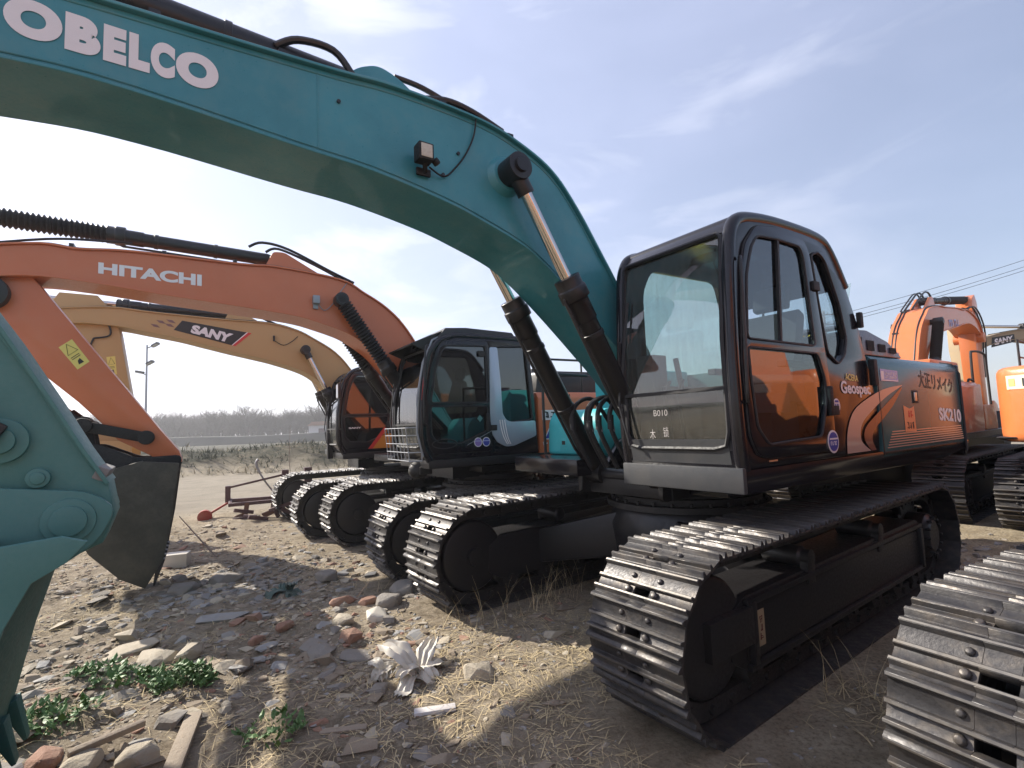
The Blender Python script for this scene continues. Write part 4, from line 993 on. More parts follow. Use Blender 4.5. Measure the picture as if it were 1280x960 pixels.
# ------------------------------------------------------------------ ground: one sheet to the horizon
def fb(x,y,s,o=4):
    return noise.fractal(Vector((x*s,y*s,3.7)),1.0,2.0,o)
def axis_pts(lo,hi,step,far,growth=1.13):
    a = []; x = lo
    while x <= hi: a.append(x); x += step
    s = step; x = a[-1]
    while x < far: s *= growth; x += s; a.append(x)
    s = step; x = lo; pre = []
    while x > -far: s *= growth; x -= s; pre.append(x)
    return pre[::-1]+a
def smst(e0,e1,x):
    t = max(0,min(1,(x-e0)/(e1-e0))); return t*t*(3-2*t)
TRK = []   # (cx,cy,yaw) of crawler machines on the ground
def road_d(x,y):   # distance across the dirt road that runs behind the plough
    return (x*-.30+y*.95)
def ground_h(x,y):
    d = math.hypot(x,y)
    h = .05*fb(x,y,.45,3)+.035*fb(x,y,1.9,4)+.012*fb(x,y,7,3) if d < 60 else 0
    rub = smst(1.5,-.8,x-.2*y+.4)*smst(13,8,d)
    h += rub*(.05*max(0,fb(x+9,y,1.4,4))+.02*fb(x,y,5,4))
    r = road_d(x,y)
    road = smst(12.5,14,r)*smst(25,23,r)
    h *= 1-.85*road
    bank = smst(24.5,27,r)*smst(75,60,r)
    if bank > 0: h += bank*(.30+.35*fb(x,y,.12,5)+.14*fb(x,y,.8,4)) + smst(24.5,28,r)*smst(36,29,r)*(.45+.45*fb(x,y,.25,4))
    if d > 60: h += .3*smst(60,100,d)*0
    for cx,cy,a,gz in TRK:
        F = (math.sin(a),math.cos(a)); fx = (x-cx)*F[0]+(y-cy)*F[1]; ly = -(x-cx)*F[1]+(y-cy)*F[0]
        k = smst(2.9,2.1,abs(fx))*smst(2.2,1.6,abs(ly))
        h = h*(1-k)+(gz+.03)*k
    return h
def make_ground():
    X = axis_pts(-8,8,.075,6000); Y = axis_pts(-1.5,11,.075,6000)
    vs = [(x,y,ground_h(x,y)) for y in Y for x in X]; nx = len(X); fs = []
    for j in range(len(Y)-1):
        for i in range(nx-1): a = j*nx+i; fs.append((a,a+1,a+nx+1,a+nx))
    me = bpy.data.meshes.new('ground'); me.from_pydata(vs,[],fs)
    at = me.attributes.new('zone','FLOAT_COLOR','POINT'); data = []
    for x,y,z in vs:
        r = road_d(x,y)+.8*fb(x,y,.5,3) if abs(x)+abs(y) < 300 else road_d(x,y)
        road = smst(11.5,14,r)*smst(25.5,23.5,r)
        veg = smst(24.5,26.5,r)
        rub = smst(1.8,-1.0,x-.2*y+.4)*smst(14,8,math.hypot(x,y))
        data += [road,veg,rub,1]
    at.data.foreach_set('color',data)
    me.polygons.foreach_set('use_smooth',[True]*len(fs))
    o = bpy.data.objects.new('ground',me); COL.objects.link(o); o['kind'] = 'structure'
    m = bpy.data.materials.new('ground_dirt'); m.use_nodes = True; nt = m.node_tree; b = nt.nodes['Principled BSDF']; b.inputs['Roughness'].default_value = .95; b.inputs['Specular IOR Level'].default_value = .2
    tc = nt.nodes.new('ShaderNodeTexCoord')
    def nz(s,d=8,r=.6,t=0):
        n = nt.nodes.new('ShaderNodeTexNoise'); n.inputs['Scale'].default_value = s; n.inputs['Detail'].default_value = d; n.inputs['Roughness'].default_value = r; n.inputs['Distortion'].default_value = t
        nt.links.new(tc.outputs['Object'],n.inputs['Vector']); return n.outputs['Fac']
    def rp(src,stops):
        r = nt.nodes.new('ShaderNodeValToRGB'); nt.links.new(src,r.inputs[0])
        while len(r.color_ramp.elements) < len(stops): r.color_ramp.elements.new(.5)
        for e,(p,c) in zip(r.color_ramp.elements,stops): e.position = p; e.color = (*c,1) if len(c) == 3 else c
        return r.outputs[0]
    def mix(f,a,bb,mode='MIX'):
        x = nt.nodes.new('ShaderNodeMix'); x.data_type = 'RGBA'; x.blend_type = mode
        if isinstance(f,float): x.inputs['Factor'].default_value = f
        else: nt.links.new(f,x.inputs['Factor'])
        for s,v in (('A',a),('B',bb)):
            if isinstance(v,tuple): x.inputs[s].default_value = (*v,1)
            else: nt.links.new(v,x.inputs[s])
        return x.outputs['Result']
    dirt = rp(nz(2.3,10,.65,.3),[(.25,(.15,.118,.075)),(.45,(.29,.24,.165)),(.6,(.40,.34,.245)),(.8,(.30,.255,.18))])
    spk = rp(nz(38,6,.7),[(.36,(.55,.5,.45)),(.5,(1,1,1)),(.68,(1.25,1.22,1.15))])
    dirt = mix(.8,dirt,spk,'MULTIPLY')
    rubc = rp(nz(6,10,.75,.6),[(.30,(.10,.078,.053)),(.45,(.23,.187,.132)),(.58,(.345,.29,.215)),(.72,(.29,.262,.21))])
    roadc = rp(nz(1.2,8,.6,.8),[(.3,(.22,.19,.145)),(.7,(.30,.26,.20))])
    vegc = rp(nz(1.1,12,.75,1.5),[(.38,(.022,.024,.012)),(.52,(.045,.042,.024)),(.64,(.15,.125,.08)),(.75,(.06,.05,.032))])
    zn = nt.nodes.new('ShaderNodeAttribute'); zn.attribute_name = 'zone'; sep = nt.nodes.new('ShaderNodeSeparateColor'); nt.links.new(zn.outputs['Color'],sep.inputs[0])
    col = mix(sep.outputs[2],dirt,rubc); col = mix(sep.outputs[0],col,roadc); col = mix(sep.outputs[1],col,vegc)
    nt.links.new(col,b.inputs['Base Color'])
    bp = nt.nodes.new('ShaderNodeBump'); bp.inputs['Strength'].default_value = 1.; bp.inputs['Distance'].default_value = .035
    nt.links.new(nz(30,10,.75),bp.inputs['Height']); bp2 = nt.nodes.new('ShaderNodeBump'); bp2.inputs['Strength'].default_value = .6; bp2.inputs['Distance'].default_value = .05
    nt.links.new(nz(7,6,.6),bp2.inputs['Height']); nt.links.new(bp2.outputs[0],bp.inputs['Normal']); nt.links.new(bp.outputs[0],b.inputs['Normal'])
    me.materials.append(m); MATS['ground_dirt'] = m
    return o
# ------------------------------------------------------------------ put the place together
import numpy as np
TRK += [(1.619,4.955,-2.206,0.),(-.379,7.97,-2.143,-.08),(-2.462,10.774,-2.132,-.117),(3.95,1.73,-2.09,0.),(7.05,9.65,.936,.0),(5.9,12.3,.936,.0),(8.95,6.95,.936,.0)]
make_ground()
build_teal(); build_orange(); build_beige()
ARM_V = [(6.15,3.6),(6.1,1.9),(6.2,1.0),(6.35,.95),(6.5,1.1),(6.65,2.5),(6.75,3.3),(6.75,3.9),(6.6,4.1),(6.3,4.0)]
BK_V = [(6.2,1.05),(5.9,.75),(5.75,.45),(5.95,.15),(6.4,.1),(6.8,.35),(6.95,.8),(6.7,1.1)]
def row_machine(label,loc,yaw,yaw_up,gz,paint,cabp,kind='row',bellows=True,luff=0.):
    root,S,b,a,hood,c = generic('excavator',label,loc,yaw,yaw_up,gz,paint,cabp,paint,kind,bellows,ARM_V,luff=luff)
    G = lambda p: rotp(p,luff)
    bucket(S,[G(p) for p in BK_V],0,4,.5,'black_matte',[G(p) for p in [(6.2,1.15),(6.1,.9),(6.9,.8),(6.9,1.15),(6.6,1.3)]],paint,teeth_at=G((6.4,.12)),tdir=(.2,-.03))
    cyl_ram(S,G((6.9,1.1)),G((6.85,3.0)),0,.3,.06,.035,name='bucket_cylinder')
    return root,S,b,a,hood,c
r0 = row_machine('orange excavator at the right edge, only the front of its dark track in view',(3.95,1.73),-2.09,R(-137),0.,'orange_paint','black_gloss')
S0 = r0[1]
m = MB(); scribble(m,[(-.9,1.55),(-1.7,1.55),(-1.7,1.75),(-.9,1.75)],1.347,5,44,w=.14); up(m,'hood_lettering','white_decal',S0,r0[4])
r4 = row_machine('orange excavator behind the teal hood, seen from its back with boom reaching away',(7.05,9.65),.936,.936,0.,'orange_paint','black_gloss',luff=R(5))
m = MB(); scribble(m,[rotp(p,R(5)) for p in [(3.6,3.22),(4.4,3.22),(4.4,3.42),(3.6,3.42)]],-.246,4,51,w=.2); up(m,'boom_lettering','lilac_decal',r4[1],r4[2])
r5 = row_machine('orange excavator at right whose rounded counterweight carries a pale warning sticker',(8.95,6.95),.936,.936,0.,'orange_paint','black_gloss')
S5 = r5[1]; cw = [c for c in r5[0].children if c.name.startswith('counterweight')][0]
m = MB(); m.prism([(.85,1.86),(.30,1.90),(.30,2.06),(.85,2.04)],-2.770,-2.768,axis='yz')
row_machine('yellow excavator far back, raised tip of its arm showing above the louvred cover',(5.9,12.3),.936,.936,0.,'yellow_paint','black_gloss')
B6 = generic('excavator','dusty beige excavator farthest right, its boom pointing left across the frame edge',(19.3,14.6),-1.62,-1.60,0.,'beige_dusty','black_gloss','beige_dusty','m3',False,ARM_V,dxc=-.2)
m = MB(); flat(m,[(5.9,3.32),(5.2,3.46),(5.2,3.68),(5.85,3.60)],.243); s=up(m,'boom_label','black_decal',B6[1],B6[2])
m = MB(); text_quad(m,'SANY',[(5.8,3.38),(5.25,3.49),(5.25,3.64),(5.78,3.56)],.247,.05); up(m,'boom_lettering','white_decal',B6[1],s)
# the counterweight sticker sits on the tail plate
m = MB()
def cwq(a,b_,z0,z1,mat,par,name,off):
    """quad on the slanted tail corner between two plan points"""
    A,B = Vector(a),Vector(b_); d=(B-A).normalized(); n=Vector((d.y,-d.x)); 
    if n.dot(Vector((-1,.3))) < 0: n=-n
    A=A+n*off; B=B+n*off
    g=MB(); g.add([(A.x,A.y,z0),(B.x,B.y,z0),(B.x,B.y,z1),(A.x,A.y,z1),(A.x+n.x*.003,A.y+n.y*.003,z0),(B.x+n.x*.003,B.y+n.y*.003,z0),(B.x+n.x*.003,B.y+n.y*.003,z1),(A.x+n.x*.003,A.y+n.y*.003,z1)],[(0,1,2,3),(7,6,5,4),(0,4,5,1),(2,6,7,3),(0,3,7,4),(1,5,6,2)])
    return up(g,name,mat,S5,par)
st = cwq((-2.535,1.195),(-2.665,.975),1.86,2.03,'cream_decal',cw,'warning_sticker',.004)
cwq((-2.55,1.17),(-2.585,1.11),1.90,1.99,'yellow_decal',st,'sticker_print',.009)
cwq((-2.63,1.034),(-2.64,1.018),1.89,1.99,'black_decal',st,'sticker_print',.009)

# ------------------------------------------------------------------ stones, bricks, litter
def stone_mesh(seed,sx,sy,sz,mat,bev=True,n=26):
    rnd = random.Random(seed); bm = bmesh.new()
    for i in range(n):
        v = Vector((rnd.gauss(0,1),rnd.gauss(0,1),rnd.gauss(0,1))).normalized()*rnd.uniform(.75,1.05)
        v = Vector([max(-.72,min(.72,c)) for c in v])
        bm.verts.new((v.x*sx*.68,v.y*sy*.68,v.z*sz*.68))
    bmesh.ops.convex_hull(bm,input=bm.verts); 
    bmesh.ops.delete(bm,geom=[v for v in bm.verts if not v.link_faces],context='VERTS')
    if bev: bmesh.ops.bevel(bm,geom=list(bm.edges),offset=min(sx,sy,sz)*.05,segments=1,affect='EDGES')
    me = bpy.data.meshes.new('stone'); bm.to_mesh(me); bm.free(); me.materials.append(MATS[mat]); return me
def gz_at(x,y): return ground_h(x,y)
def place(name,label,cat,x,y,size,mat,rz=0.,tilt=0.,seed=None,group='loose stones and bricks on the rubble ground',sink=.38):
    me = stone_mesh(seed if seed is not None else int(abs(x*1000+y*77)),*size,mat)
    o = put(name,me,None,(x,y,gz_at(x,y)+size[2]*(.5-sink))); o.rotation_euler = (tilt,tilt*.6,rz); return tag(o,label,cat,group)
ST = [
 ('stone_slab','pale flat slab lying left of the low green weeds, largest slab there','slab',-3.09,4.17,(.42,.30,.06),'stone_pale'),
 ('stone_slab','pale thin slab just behind the gap between both weed clumps','slab',-2.78,3.98,(.32,.2,.05),'stone_pale'),
 ('stone','upright pale stone leaning behind the right clump of weeds','stone',-2.50,4.0,(.22,.16,.16),'stone_pale'),
 ('slate_piece','grey slate chip nearest to the right clump of weeds','slate',-2.02,3.81,(.16,.10,.03),'slate'),
 ('slate_piece','largest grey slate slab, between bucket and weeds','slate',-2.66,4.69,(.46,.22,.05),'slate'),
 ('slate_piece','second grey slate slab right beside the largest one','slate',-2.36,4.72,(.28,.2,.05),'slate'),
 ('slate_piece','bluish slate chip in the small scatter, rear one','slate',-1.98,4.11,(.2,.12,.035),'slate'),
 ('slate_piece','bluish slate chip in the small scatter, middle one','slate',-1.98,3.93,(.16,.12,.03),'slate'),
 ('slate_piece','bluish slate chip in the small scatter, front right one','slate',-1.76,3.85,(.17,.11,.03),'slate'),
 ('stone_slab','grey triangular slab alone on the shaded dirt, left of the white litter','slab',-1.5,3.98,(.26,.2,.05),'stone_grey'),
 ('stone_slab','flat grey slab right of the triangular one at the shadow edge','slab',-1.22,3.93,(.26,.16,.04),'stone_grey'),
 ('brick','cream brick half with a flat top, front of the brick heap by the track','brick',-1.51,4.50,(.2,.14,.11),'stone_pale'),
 ('brick','reddish brick at the left of the heap before the second track','brick',-1.66,4.91,(.24,.13,.11),'brick_red'),
 ('brick','reddish brick in the middle of the heap before the second track','brick',-1.42,4.96,(.22,.12,.1),'brick_red'),
 ('stone','rounded brown stone at the right of the brick heap','stone',-1.21,4.90,(.26,.2,.16),'stone_grey'),
 ('stone','white crumpled looking lump in front of the brick heap','stone',-1.24,4.60,(.24,.2,.12),'white_plastic'),
 ('stone','big smooth grey boulder touching the foot of the second track','boulder',-1.22,5.42,(.34,.26,.22),'stone_grey'),
 ('stone','angular tan stone to the right of the white plastic bag','stone',-.28,3.50,(.22,.17,.13),'stone_pale'),
 ('stone_slab','small square grey slab at bottom centre in the shade','slab',-.53,2.76,(.13,.10,.035),'stone_grey'),
 ('brick','brown brick fragment behind the slate scatter','brick',-1.99,4.46,(.16,.11,.09),'brick_red'),
 ('brick','ochre brick fragment left of the slate scatter','brick',-2.14,4.28,(.15,.1,.09),'brick_red'),
 ('stone','grey stone sitting in the dirt before the third track','stone',-2.2,6.0,(.3,.22,.16),'stone_grey'),
 ('stone','rough brown stone at bottom left beside the plank','stone',-2.02,2.80,(.2,.15,.12),'stone_pale'),
 ('stone','large ochre rock at the bottom left corner','rock',-2.28,2.74,(.24,.16,.11),'stone_pale'),
 ('stone','dark reddish rock in front of the teal bucket tooth','rock',-2.50,2.80,(.2,.15,.1),'brick_red'),
 ('stone','pale stone close by the orange machine bucket tip','stone',-3.6,5.6,(.3,.24,.14),'stone_grey'),
 ('stone','broad grey stone under the dark bucket tip','stone',-3.3,5.9,(.36,.28,.18),'stone_grey'),
 ('stone','small tan stone between dark bucket and slate slabs','stone',-2.95,5.2,(.2,.16,.1),'stone_pale'),
]
for i,(nm,lb,ct,x,y,sz,mt) in enumerate(ST):
    place(nm,lb,ct,x,y,sz,mt,rz=random.uniform(0,3),tilt=random.uniform(-.12,.12),seed=i*7+3)
def boxy(name,label,cat,x,y,sz,mat,rz,group=None,tilt=0.,bev=.006,lift=0.):
    m = MB(); m.box((0,0,0),sz); o = m.build(name,mat,bevel=bev); o.location=(x,y,gz_at(x,y)+sz[2]/2+lift); o.rotation_euler=(tilt,0,rz); return tag(o,label,cat,group)
boxy('plank','weathered grey plank lying lengthwise at the bottom left','plank',-1.86,2.92,(.62,.085,.03),'wood',R(112),'scrap timber on the ground',bev=.004,lift=.01)
boxy('wooden_stake','short pale wooden stake slanting near the bottom left corner','stake',-2.25,2.90,(.34,.035,.035),'wood',R(55),'scrap timber on the ground',tilt=.2,lift=.03)
boxy('board','thin pale board lying flat in the shaded centre dirt','board',-1.03,3.05,(.26,.05,.015),'wood',R(8),'scrap timber on the ground')
boxy('board','broken board with a dark end beside the white plastic bag','board',-.52,3.13,(.24,.06,.025),'concrete',R(12),'scrap timber on the ground')
o = MB(); o.box((0,0,0),(.26,.2,.17)); b_=o.build('foam_box','white_plastic',bevel=.01); b_.location=(-4.40,6.75,gz_at(-4.4,6.75)+.07); b_.rotation_euler=(0,0,.3); tag(b_,'small white box on the ground beside the dark bucket','box')
def crumple(name,label,cat,x,y,mat,sz,seed,amp=.5):
    bm = bmesh.new(); bmesh.ops.create_icosphere(bm,subdivisions=5,radius=1)
    for v in bm.verts:
        p = v.co*1.3+Vector((seed,0,0)); n1 = noise.fractal(p,1.,2.,3); n2 = abs(noise.noise(p*2.6)); n3 = abs(noise.noise(p*6))
        v.co = v.co*(1+amp*n1-.55*n2*amp-.18*n3); v.co = Vector((v.co.x*sz[0],v.co.y*sz[1],max(-.1,v.co.z)*sz[2]))
    me = bpy.data.meshes.new(name); bm.to_mesh(me); bm.free(); me.materials.append(MATS[mat])
    o = put(name,me,None,(x,y,gz_at(x,y)+.01)); return tag(o,label,cat)
def bag(name,label,x,y,mat,seed,sz):
    """torn sheet: a few rippled flaps rising and drooping round a knot"""
    rnd = random.Random(seed); m_ = MB(); 
    for k in range(8):
        az = k*.78+rnd.uniform(-.4,.4); L = sz*rnd.uniform(.45,.9); W_ = sz*rnd.uniform(.22,.45); el = rnd.uniform(.35,1.35) if k % 3 else rnd.uniform(0,.25); cv = rnd.uniform(1.2,2.8); N=16; Mv=14; vs=[];fs=[]
        p = Vector((rnd.uniform(-.12,.12)*sz,rnd.uniform(-.12,.12)*sz,.01)); d = Vector((math.cos(az),math.sin(az),0)); sd = Vector((-d.y,d.x,0)); ph = rnd.uniform(0,6)
        for i in range(N+1):
            t = i/N; dirv = d*math.cos(el)+Vector((0,0,math.sin(el))); nrm = dirv.cross(sd)
            for j in range(Mv+1):
                v = j/Mv-.5; w_ = W_*(.35+.9*math.sin(math.pi*min(1,t*.75+.1)))*(1+.2*noise.noise(Vector((t*5,j*.5,seed+k))))
                rip = W_*.10*math.sin(v*17+ph+2.5*t)*(.4+t)+W_*.10*noise.noise(Vector((t*6,v*7,seed+k)))
                q = p+sd*v*w_+nrm*rip+dirv*(.06*sz*noise.noise(Vector((v*6,seed+k,t*0+3)))*t*2)
                vs.append((q.x,q.y,max(q.z,-.03)))
            p = p+dirv*L/N; el -= cv/N*rnd.uniform(.4,1.6)
        for i in range(N):
            for j in range(Mv): fs.append((i*(Mv+1)+j,i*(Mv+1)+j+1,(i+1)*(Mv+1)+j+1,(i+1)*(Mv+1)+j))
        m_.add(vs,fs)
    me = m_.mesh(name,mat,ang=180); o=put(name,me,None,(x,y,gz_at(x,y)+.012)); return tag(o,label,'litter',None)
bag('plastic_bag','torn white plastic bag, crumpled and standing up in peaks on sunlit dirt',-.68,3.52,'white_plastic',3.3,.40)
bag('plastic_bag','flatter white plastic scrap spread left of the torn bag',-.95,3.62,'white_plastic',8.1,.22)
bag('cloth','crumpled grey green cloth half buried in the dirt before the tracks',-2.45,5.5,'cloth_green',5.2,.34)

# rubble: a mass nobody could count
def scatter_mesh(name,spec,mats,label=None,cat=None):
    """spec: list of (verts,faces,matindex) blocks"""
    V=[];Fc=[];M=[];o=0
    for v,f,mi in spec:
        V.append(v); Fc += [[i+o for i in q] for q in f]; M += [mi]*len(f); o += len(v)
    me=bpy.data.meshes.new(name); me.from_pydata(np.concatenate(V).tolist(),[],Fc)
    for m_ in mats: me.materials.append(MATS[m_])
    me.polygons.foreach_set('material_index',M)
    ob=put(name,me); ob['kind']='stuff'
    if label: ob['label']=label; ob['category']=cat
    return ob
protos=[]
for k in range(16):
    me=stone_mesh(500+k,1,random.uniform(.5,1),random.uniform(.15,.6),'stone_grey',bev=False,n=random.choice([9,12,16]))
    protos.append((np.array([v.co[:] for v in me.vertices]),[tuple(p.vertices) for p in me.polygons])); bpy.data.meshes.remove(me)
rnd=random.Random(11)
def inst(x,y,s,k,lift=0.):
    v,f=protos[k]; a=rnd.uniform(0,6.28); t=rnd.uniform(-.25,.25)
    Rm=np.array((Matrix.Rotation(a,3,'Z') @ Matrix.Rotation(t,3,'X')))
    return v@Rm.T*s+np.array([x,y,gz_at(x,y)-s*.03+lift])
def under_track(x,y):
    for cx,cy,a,gz in TRK:
        F=(math.sin(a),math.cos(a)); fx=(x-cx)*F[0]+(y-cy)*F[1]; ly=-(x-cx)*F[1]+(y-cy)*F[0]
        if abs(fx)<2.25 and .85<abs(ly)<1.55: return True
    return False
blocks=[]
tries=0
while len(blocks)<15000 and tries<160000:
    tries+=1
    y=rnd.uniform(1.6,13); x=rnd.uniform(-1.15*y-.5,.3*y)
    w_=smst(.6,-1.3,x-.15*y+.5)*smst(13.5,7,math.hypot(x,y))
    cl=.5+.9*noise.noise(Vector((x*.9,y*.9,5)))
    if rnd.random()>w_*cl+.02: continue
    if under_track(x,y): continue
    s=min(.17,.012+.030*rnd.paretovariate(2.4)-.022)
    mi=rnd.choices(range(5),[3,3,1.0,1.3,6])[0]
    k=rnd.randrange(16); blocks.append((inst(x,y,s*rnd.uniform(.8,1.3),k),protos[k][1],mi))
for _ in range(1400):    # sparse grit over the trodden dirt and at the right
    y=rnd.uniform(1.4,10); x=rnd.uniform(-.4*y,1.3*y)
    if under_track(x,y): continue
    s=.012+.012*rnd.paretovariate(2.2)
    if s>.1: s=.1
    k=rnd.randrange(16); blocks.append((inst(x,y,s,k),protos[k][1],rnd.choice([0,1,1,3])))
for _ in range(900):    # broken stones between the nearest two tracks at the right and before the dark bucket
    if rnd.random()<.6: x=rnd.gauss(5.0,.9); y=rnd.gauss(4.6,1.2)
    else: x=rnd.gauss(-3.2,.55); y=rnd.gauss(5.6,.5)
    if under_track(x,y): continue
    k=rnd.randrange(16); blocks.append((inst(x,y,rnd.uniform(.04,.17),k),protos[k][1],rnd.choice([0,1,1,3])))
principled('earth_clod',(.20,.16,.115),.95,bump=.5,vary=.5)
scatter_mesh('rubble',blocks,['stone_pale','stone_grey','brick_red','slate','earth_clod'],'broken stones, brick chips and clods strewn over the dirt','rubble')
# dry straw and grass litter
blocks=[]
def blade(x,y,L,w,az,el,curl=.3,z=None):
    z = gz_at(x,y) if z is None else z; n=4; vs=[]; d=Vector((math.cos(az),math.sin(az),0)); sd=Vector((-d.y,d.x,0)); p=Vector((x,y,z+.004)); e=el
    for i in range(n+1):
        ww=w*(1-.8*i/n); vs+=[tuple(p-sd*ww),tuple(p+sd*ww)]
        p=p+(d*math.cos(e)+Vector((0,0,math.sin(e))))*L/n; e-=curl*rnd.uniform(.3,1.2)
    return (np.array(vs),[(2*i,2*i+1,2*i+3,2*i+2) for i in range(n)],0)
for _ in range(42000):
    y=rnd.uniform(1.3,9); x=rnd.uniform(-1.1*y,1.15*y)
    dn=.35+1.2*noise.noise(Vector((x*1.1,y*1.1,9)))
    if math.hypot(x+.2,y-3.9)<1.2: dn+=1.2
    if math.hypot(x-.1,y-2.6)<.9: dn+=.5
    if rnd.random()>dn: continue
    if under_track(x,y): continue
    blocks.append(blade(x,y,rnd.uniform(.04,.2),rnd.uniform(.0012,.0030),rnd.uniform(0,6.28),rnd.uniform(-.05,.35),.15))
for cx,cy,n in ((.35,4.9,40),(.0,4.6,30),(1.9,3.0,24),(2.05,2.9,16),(-.4,4.4,30),(2.7,3.4,20),(.1,3.3,10),(.5,5.1,20),(-1.6,5.6,20)):
    for _ in range(n): blocks.append(blade(cx+rnd.gauss(0,.12),cy+rnd.gauss(0,.1),rnd.uniform(.12,.42),rnd.uniform(.0012,.0024),rnd.uniform(0,6.28),rnd.uniform(.7,1.5),.25))
scatter_mesh('dry_grass',blocks,['straw'],'dry straw and dead grass strewn over the ground','dry grass')
# green weeds: countable clumps
def weed(label,x,y,rx,ry,n,h,group='green weed clumps at the bottom left'):
    bl=[]
    for _ in range(n):
        a=rnd.uniform(0,6.28); q=math.sqrt(rnd.random()); px=x+rx*q*math.cos(a); py=y+ry*q*math.sin(a); z=gz_at(px,py)+rnd.uniform(.0,h)*(1-q*.5)
        if noise.noise(Vector((px*11,py*11,2)))<-.08: continue
        az=rnd.uniform(0,6.28); el=rnd.uniform(-.1,1.); L=rnd.choice([.02,.03,.045,.06,.075])*rnd.uniform(.8,1.2); w_=L*rnd.uniform(.2,.42)
        d=Vector((math.cos(az)*math.cos(el),math.sin(az)*math.cos(el),math.sin(el))); sd=Vector((-math.sin(az),math.cos(az),0)); p=Vector((px,py,z))
        up_=d.cross(sd)*-1
        vs=[p,p+d*L*.35+sd*w_*.8-up_*.004,p+d*L*.75+sd*w_*.6,p+d*L-up_*.01,p+d*L*.75-sd*w_*.6,p+d*L*.35-sd*w_*.8-up_*.004,p+d*L*.5+up_*-.008]
        bl.append((np.array([tuple(v) for v in vs]),[(0,1,6),(1,2,6),(2,3,6),(3,4,6),(4,5,6),(5,0,6)],0))
    for _ in range(n//4):
        a=rnd.uniform(0,6.28); q=rnd.random(); bl.append(blade(x+rx*q*math.cos(a),y+ry*q*math.sin(a),.09,.0015,rnd.uniform(0,6.28),1.1,.2))
    o=scatter_mesh('weed_clump',bl,['leaf']); del o['kind']
    # recentre on its base
    c=Vector((x,y,gz_at(x,y)))
    for v in o.data.vertices: v.co-=c
    o.location=c; return tag(o,label,'weed',group)
weed('low green weed patch nearest the teal bucket, broad and flat',-2.75,3.66,.38,.15,480,.06)
weed('compact leafy dark green weed clump right of the flat patch',-2.33,3.62,.22,.15,560,.15)
weed('thin yellow green weeds under the teal bucket tooth',-2.75,3.18,.2,.16,220,.10)
weed('small olive weed tuft in the shade at bottom centre left',-1.42,3.03,.18,.14,150,.08)
# reed stick leaning beside the plough
m=MB(); m.tube([(0,0,0),(-.25,.06,.22),(-.62,.14,.56)],[.012,.010,.006],6); o=m.build('stick','twig'); o.location=(-4.24,7.34,gz_at(-4.24,7.34)); tag(o,'thin bare stick poking up from the ground beyond the dark bucket','stick')
m=MB(); m.tube([(0,0,0),(.01,.0,.5),(-.03,0,1.0),(.0,0,1.9)],[.012,.010,.008,.004],6); m.tube([(0,0,.9),(.1,.05,1.3)],.004,5); m.tube([(0,0,1.1),(-.08,.0,1.4)],.004,5); o=m.build('sapling','twig'); o.location=(-6.1,14.0,gz_at(-6.1,14)); tag(o,'bare thin sapling standing behind the red plough','sapling')
# short timber block resting on the far track frame
# ------------------------------------------------------------------ red plough
principled('red_wheel',(.30,.05,.035),.7,dirt=.4)
rt=thing('plough','rusty red plough frame lying at the roadside left of the farthest tracks','plough',(-5.2,11.3,gz_at(-5.2,11.3)),R(28))
m=MB(); m.bar((-1.0,0,.35),(1.1,0,.30),.08,.08); m.bar((-.9,-.35,.30),(1.0,-.3,.30),.07,.07); m.bar((-.9,-.4,.3),(-.9,.1,.36),.07,.07); m.bar((.4,-.35,.3),(.4,.1,.33),.07,.07); m.build('frame','red_metal',rt,bevel=.008)
m=MB(); m.bar((-.95,0,.62),(.15,0,.82),.045,.045); m.bar((-.95,0,.3),(-.95,0,.66),.14,.10); m.bar((.15,0,.3),(.15,0,.92),.12,.14); m.bar((.62,0,.3),(.62,0,.94),.14,.16); m.build('tow_bar','red_metal',rt,bevel=.01)
m=MB(); m.tube(smooth_poly([(.0,0,.35),(-.25,0,.7),(-.42,0,1.05),(-.38,0,1.18)],5),[.02]*8+[.028]*8,6); m.build('lever','galvanised',rt)
for x in (-.6,-.1,.4,.9):
    m=MB(); m.prism(rounded([(x-.04,.32),(x+.05,.32),(x+.02,.05),(x-.16,-.02),(x-.24,.06),(x-.06,.12)],.03),-.40,-.30); m.build('plough_share','rust',rt,bevel=.006)
m=MB()
for k in range(9):
    a_=Vector((random.uniform(-.5,.3),random.uniform(-.9,-.45),random.uniform(.02,.2))); b_=a_+Vector((random.uniform(-.5,.5),random.uniform(-.2,.2),random.uniform(-.05,.35))); m.bar(a_,b_,.05,.07)
m.build('broken_bracket','red_metal',rt,bevel=.006)
m=MB(); m.lathe((-1.35,-.3,.10),(-1.35,-.12,.10),[(0,.06),(.1,.13),(.9,.13),(1,.06)],20); m.bar((-1.35,-.2,.1),(-.95,-.1,.32),.04,.04); m.build('wheel','red_wheel',rt)
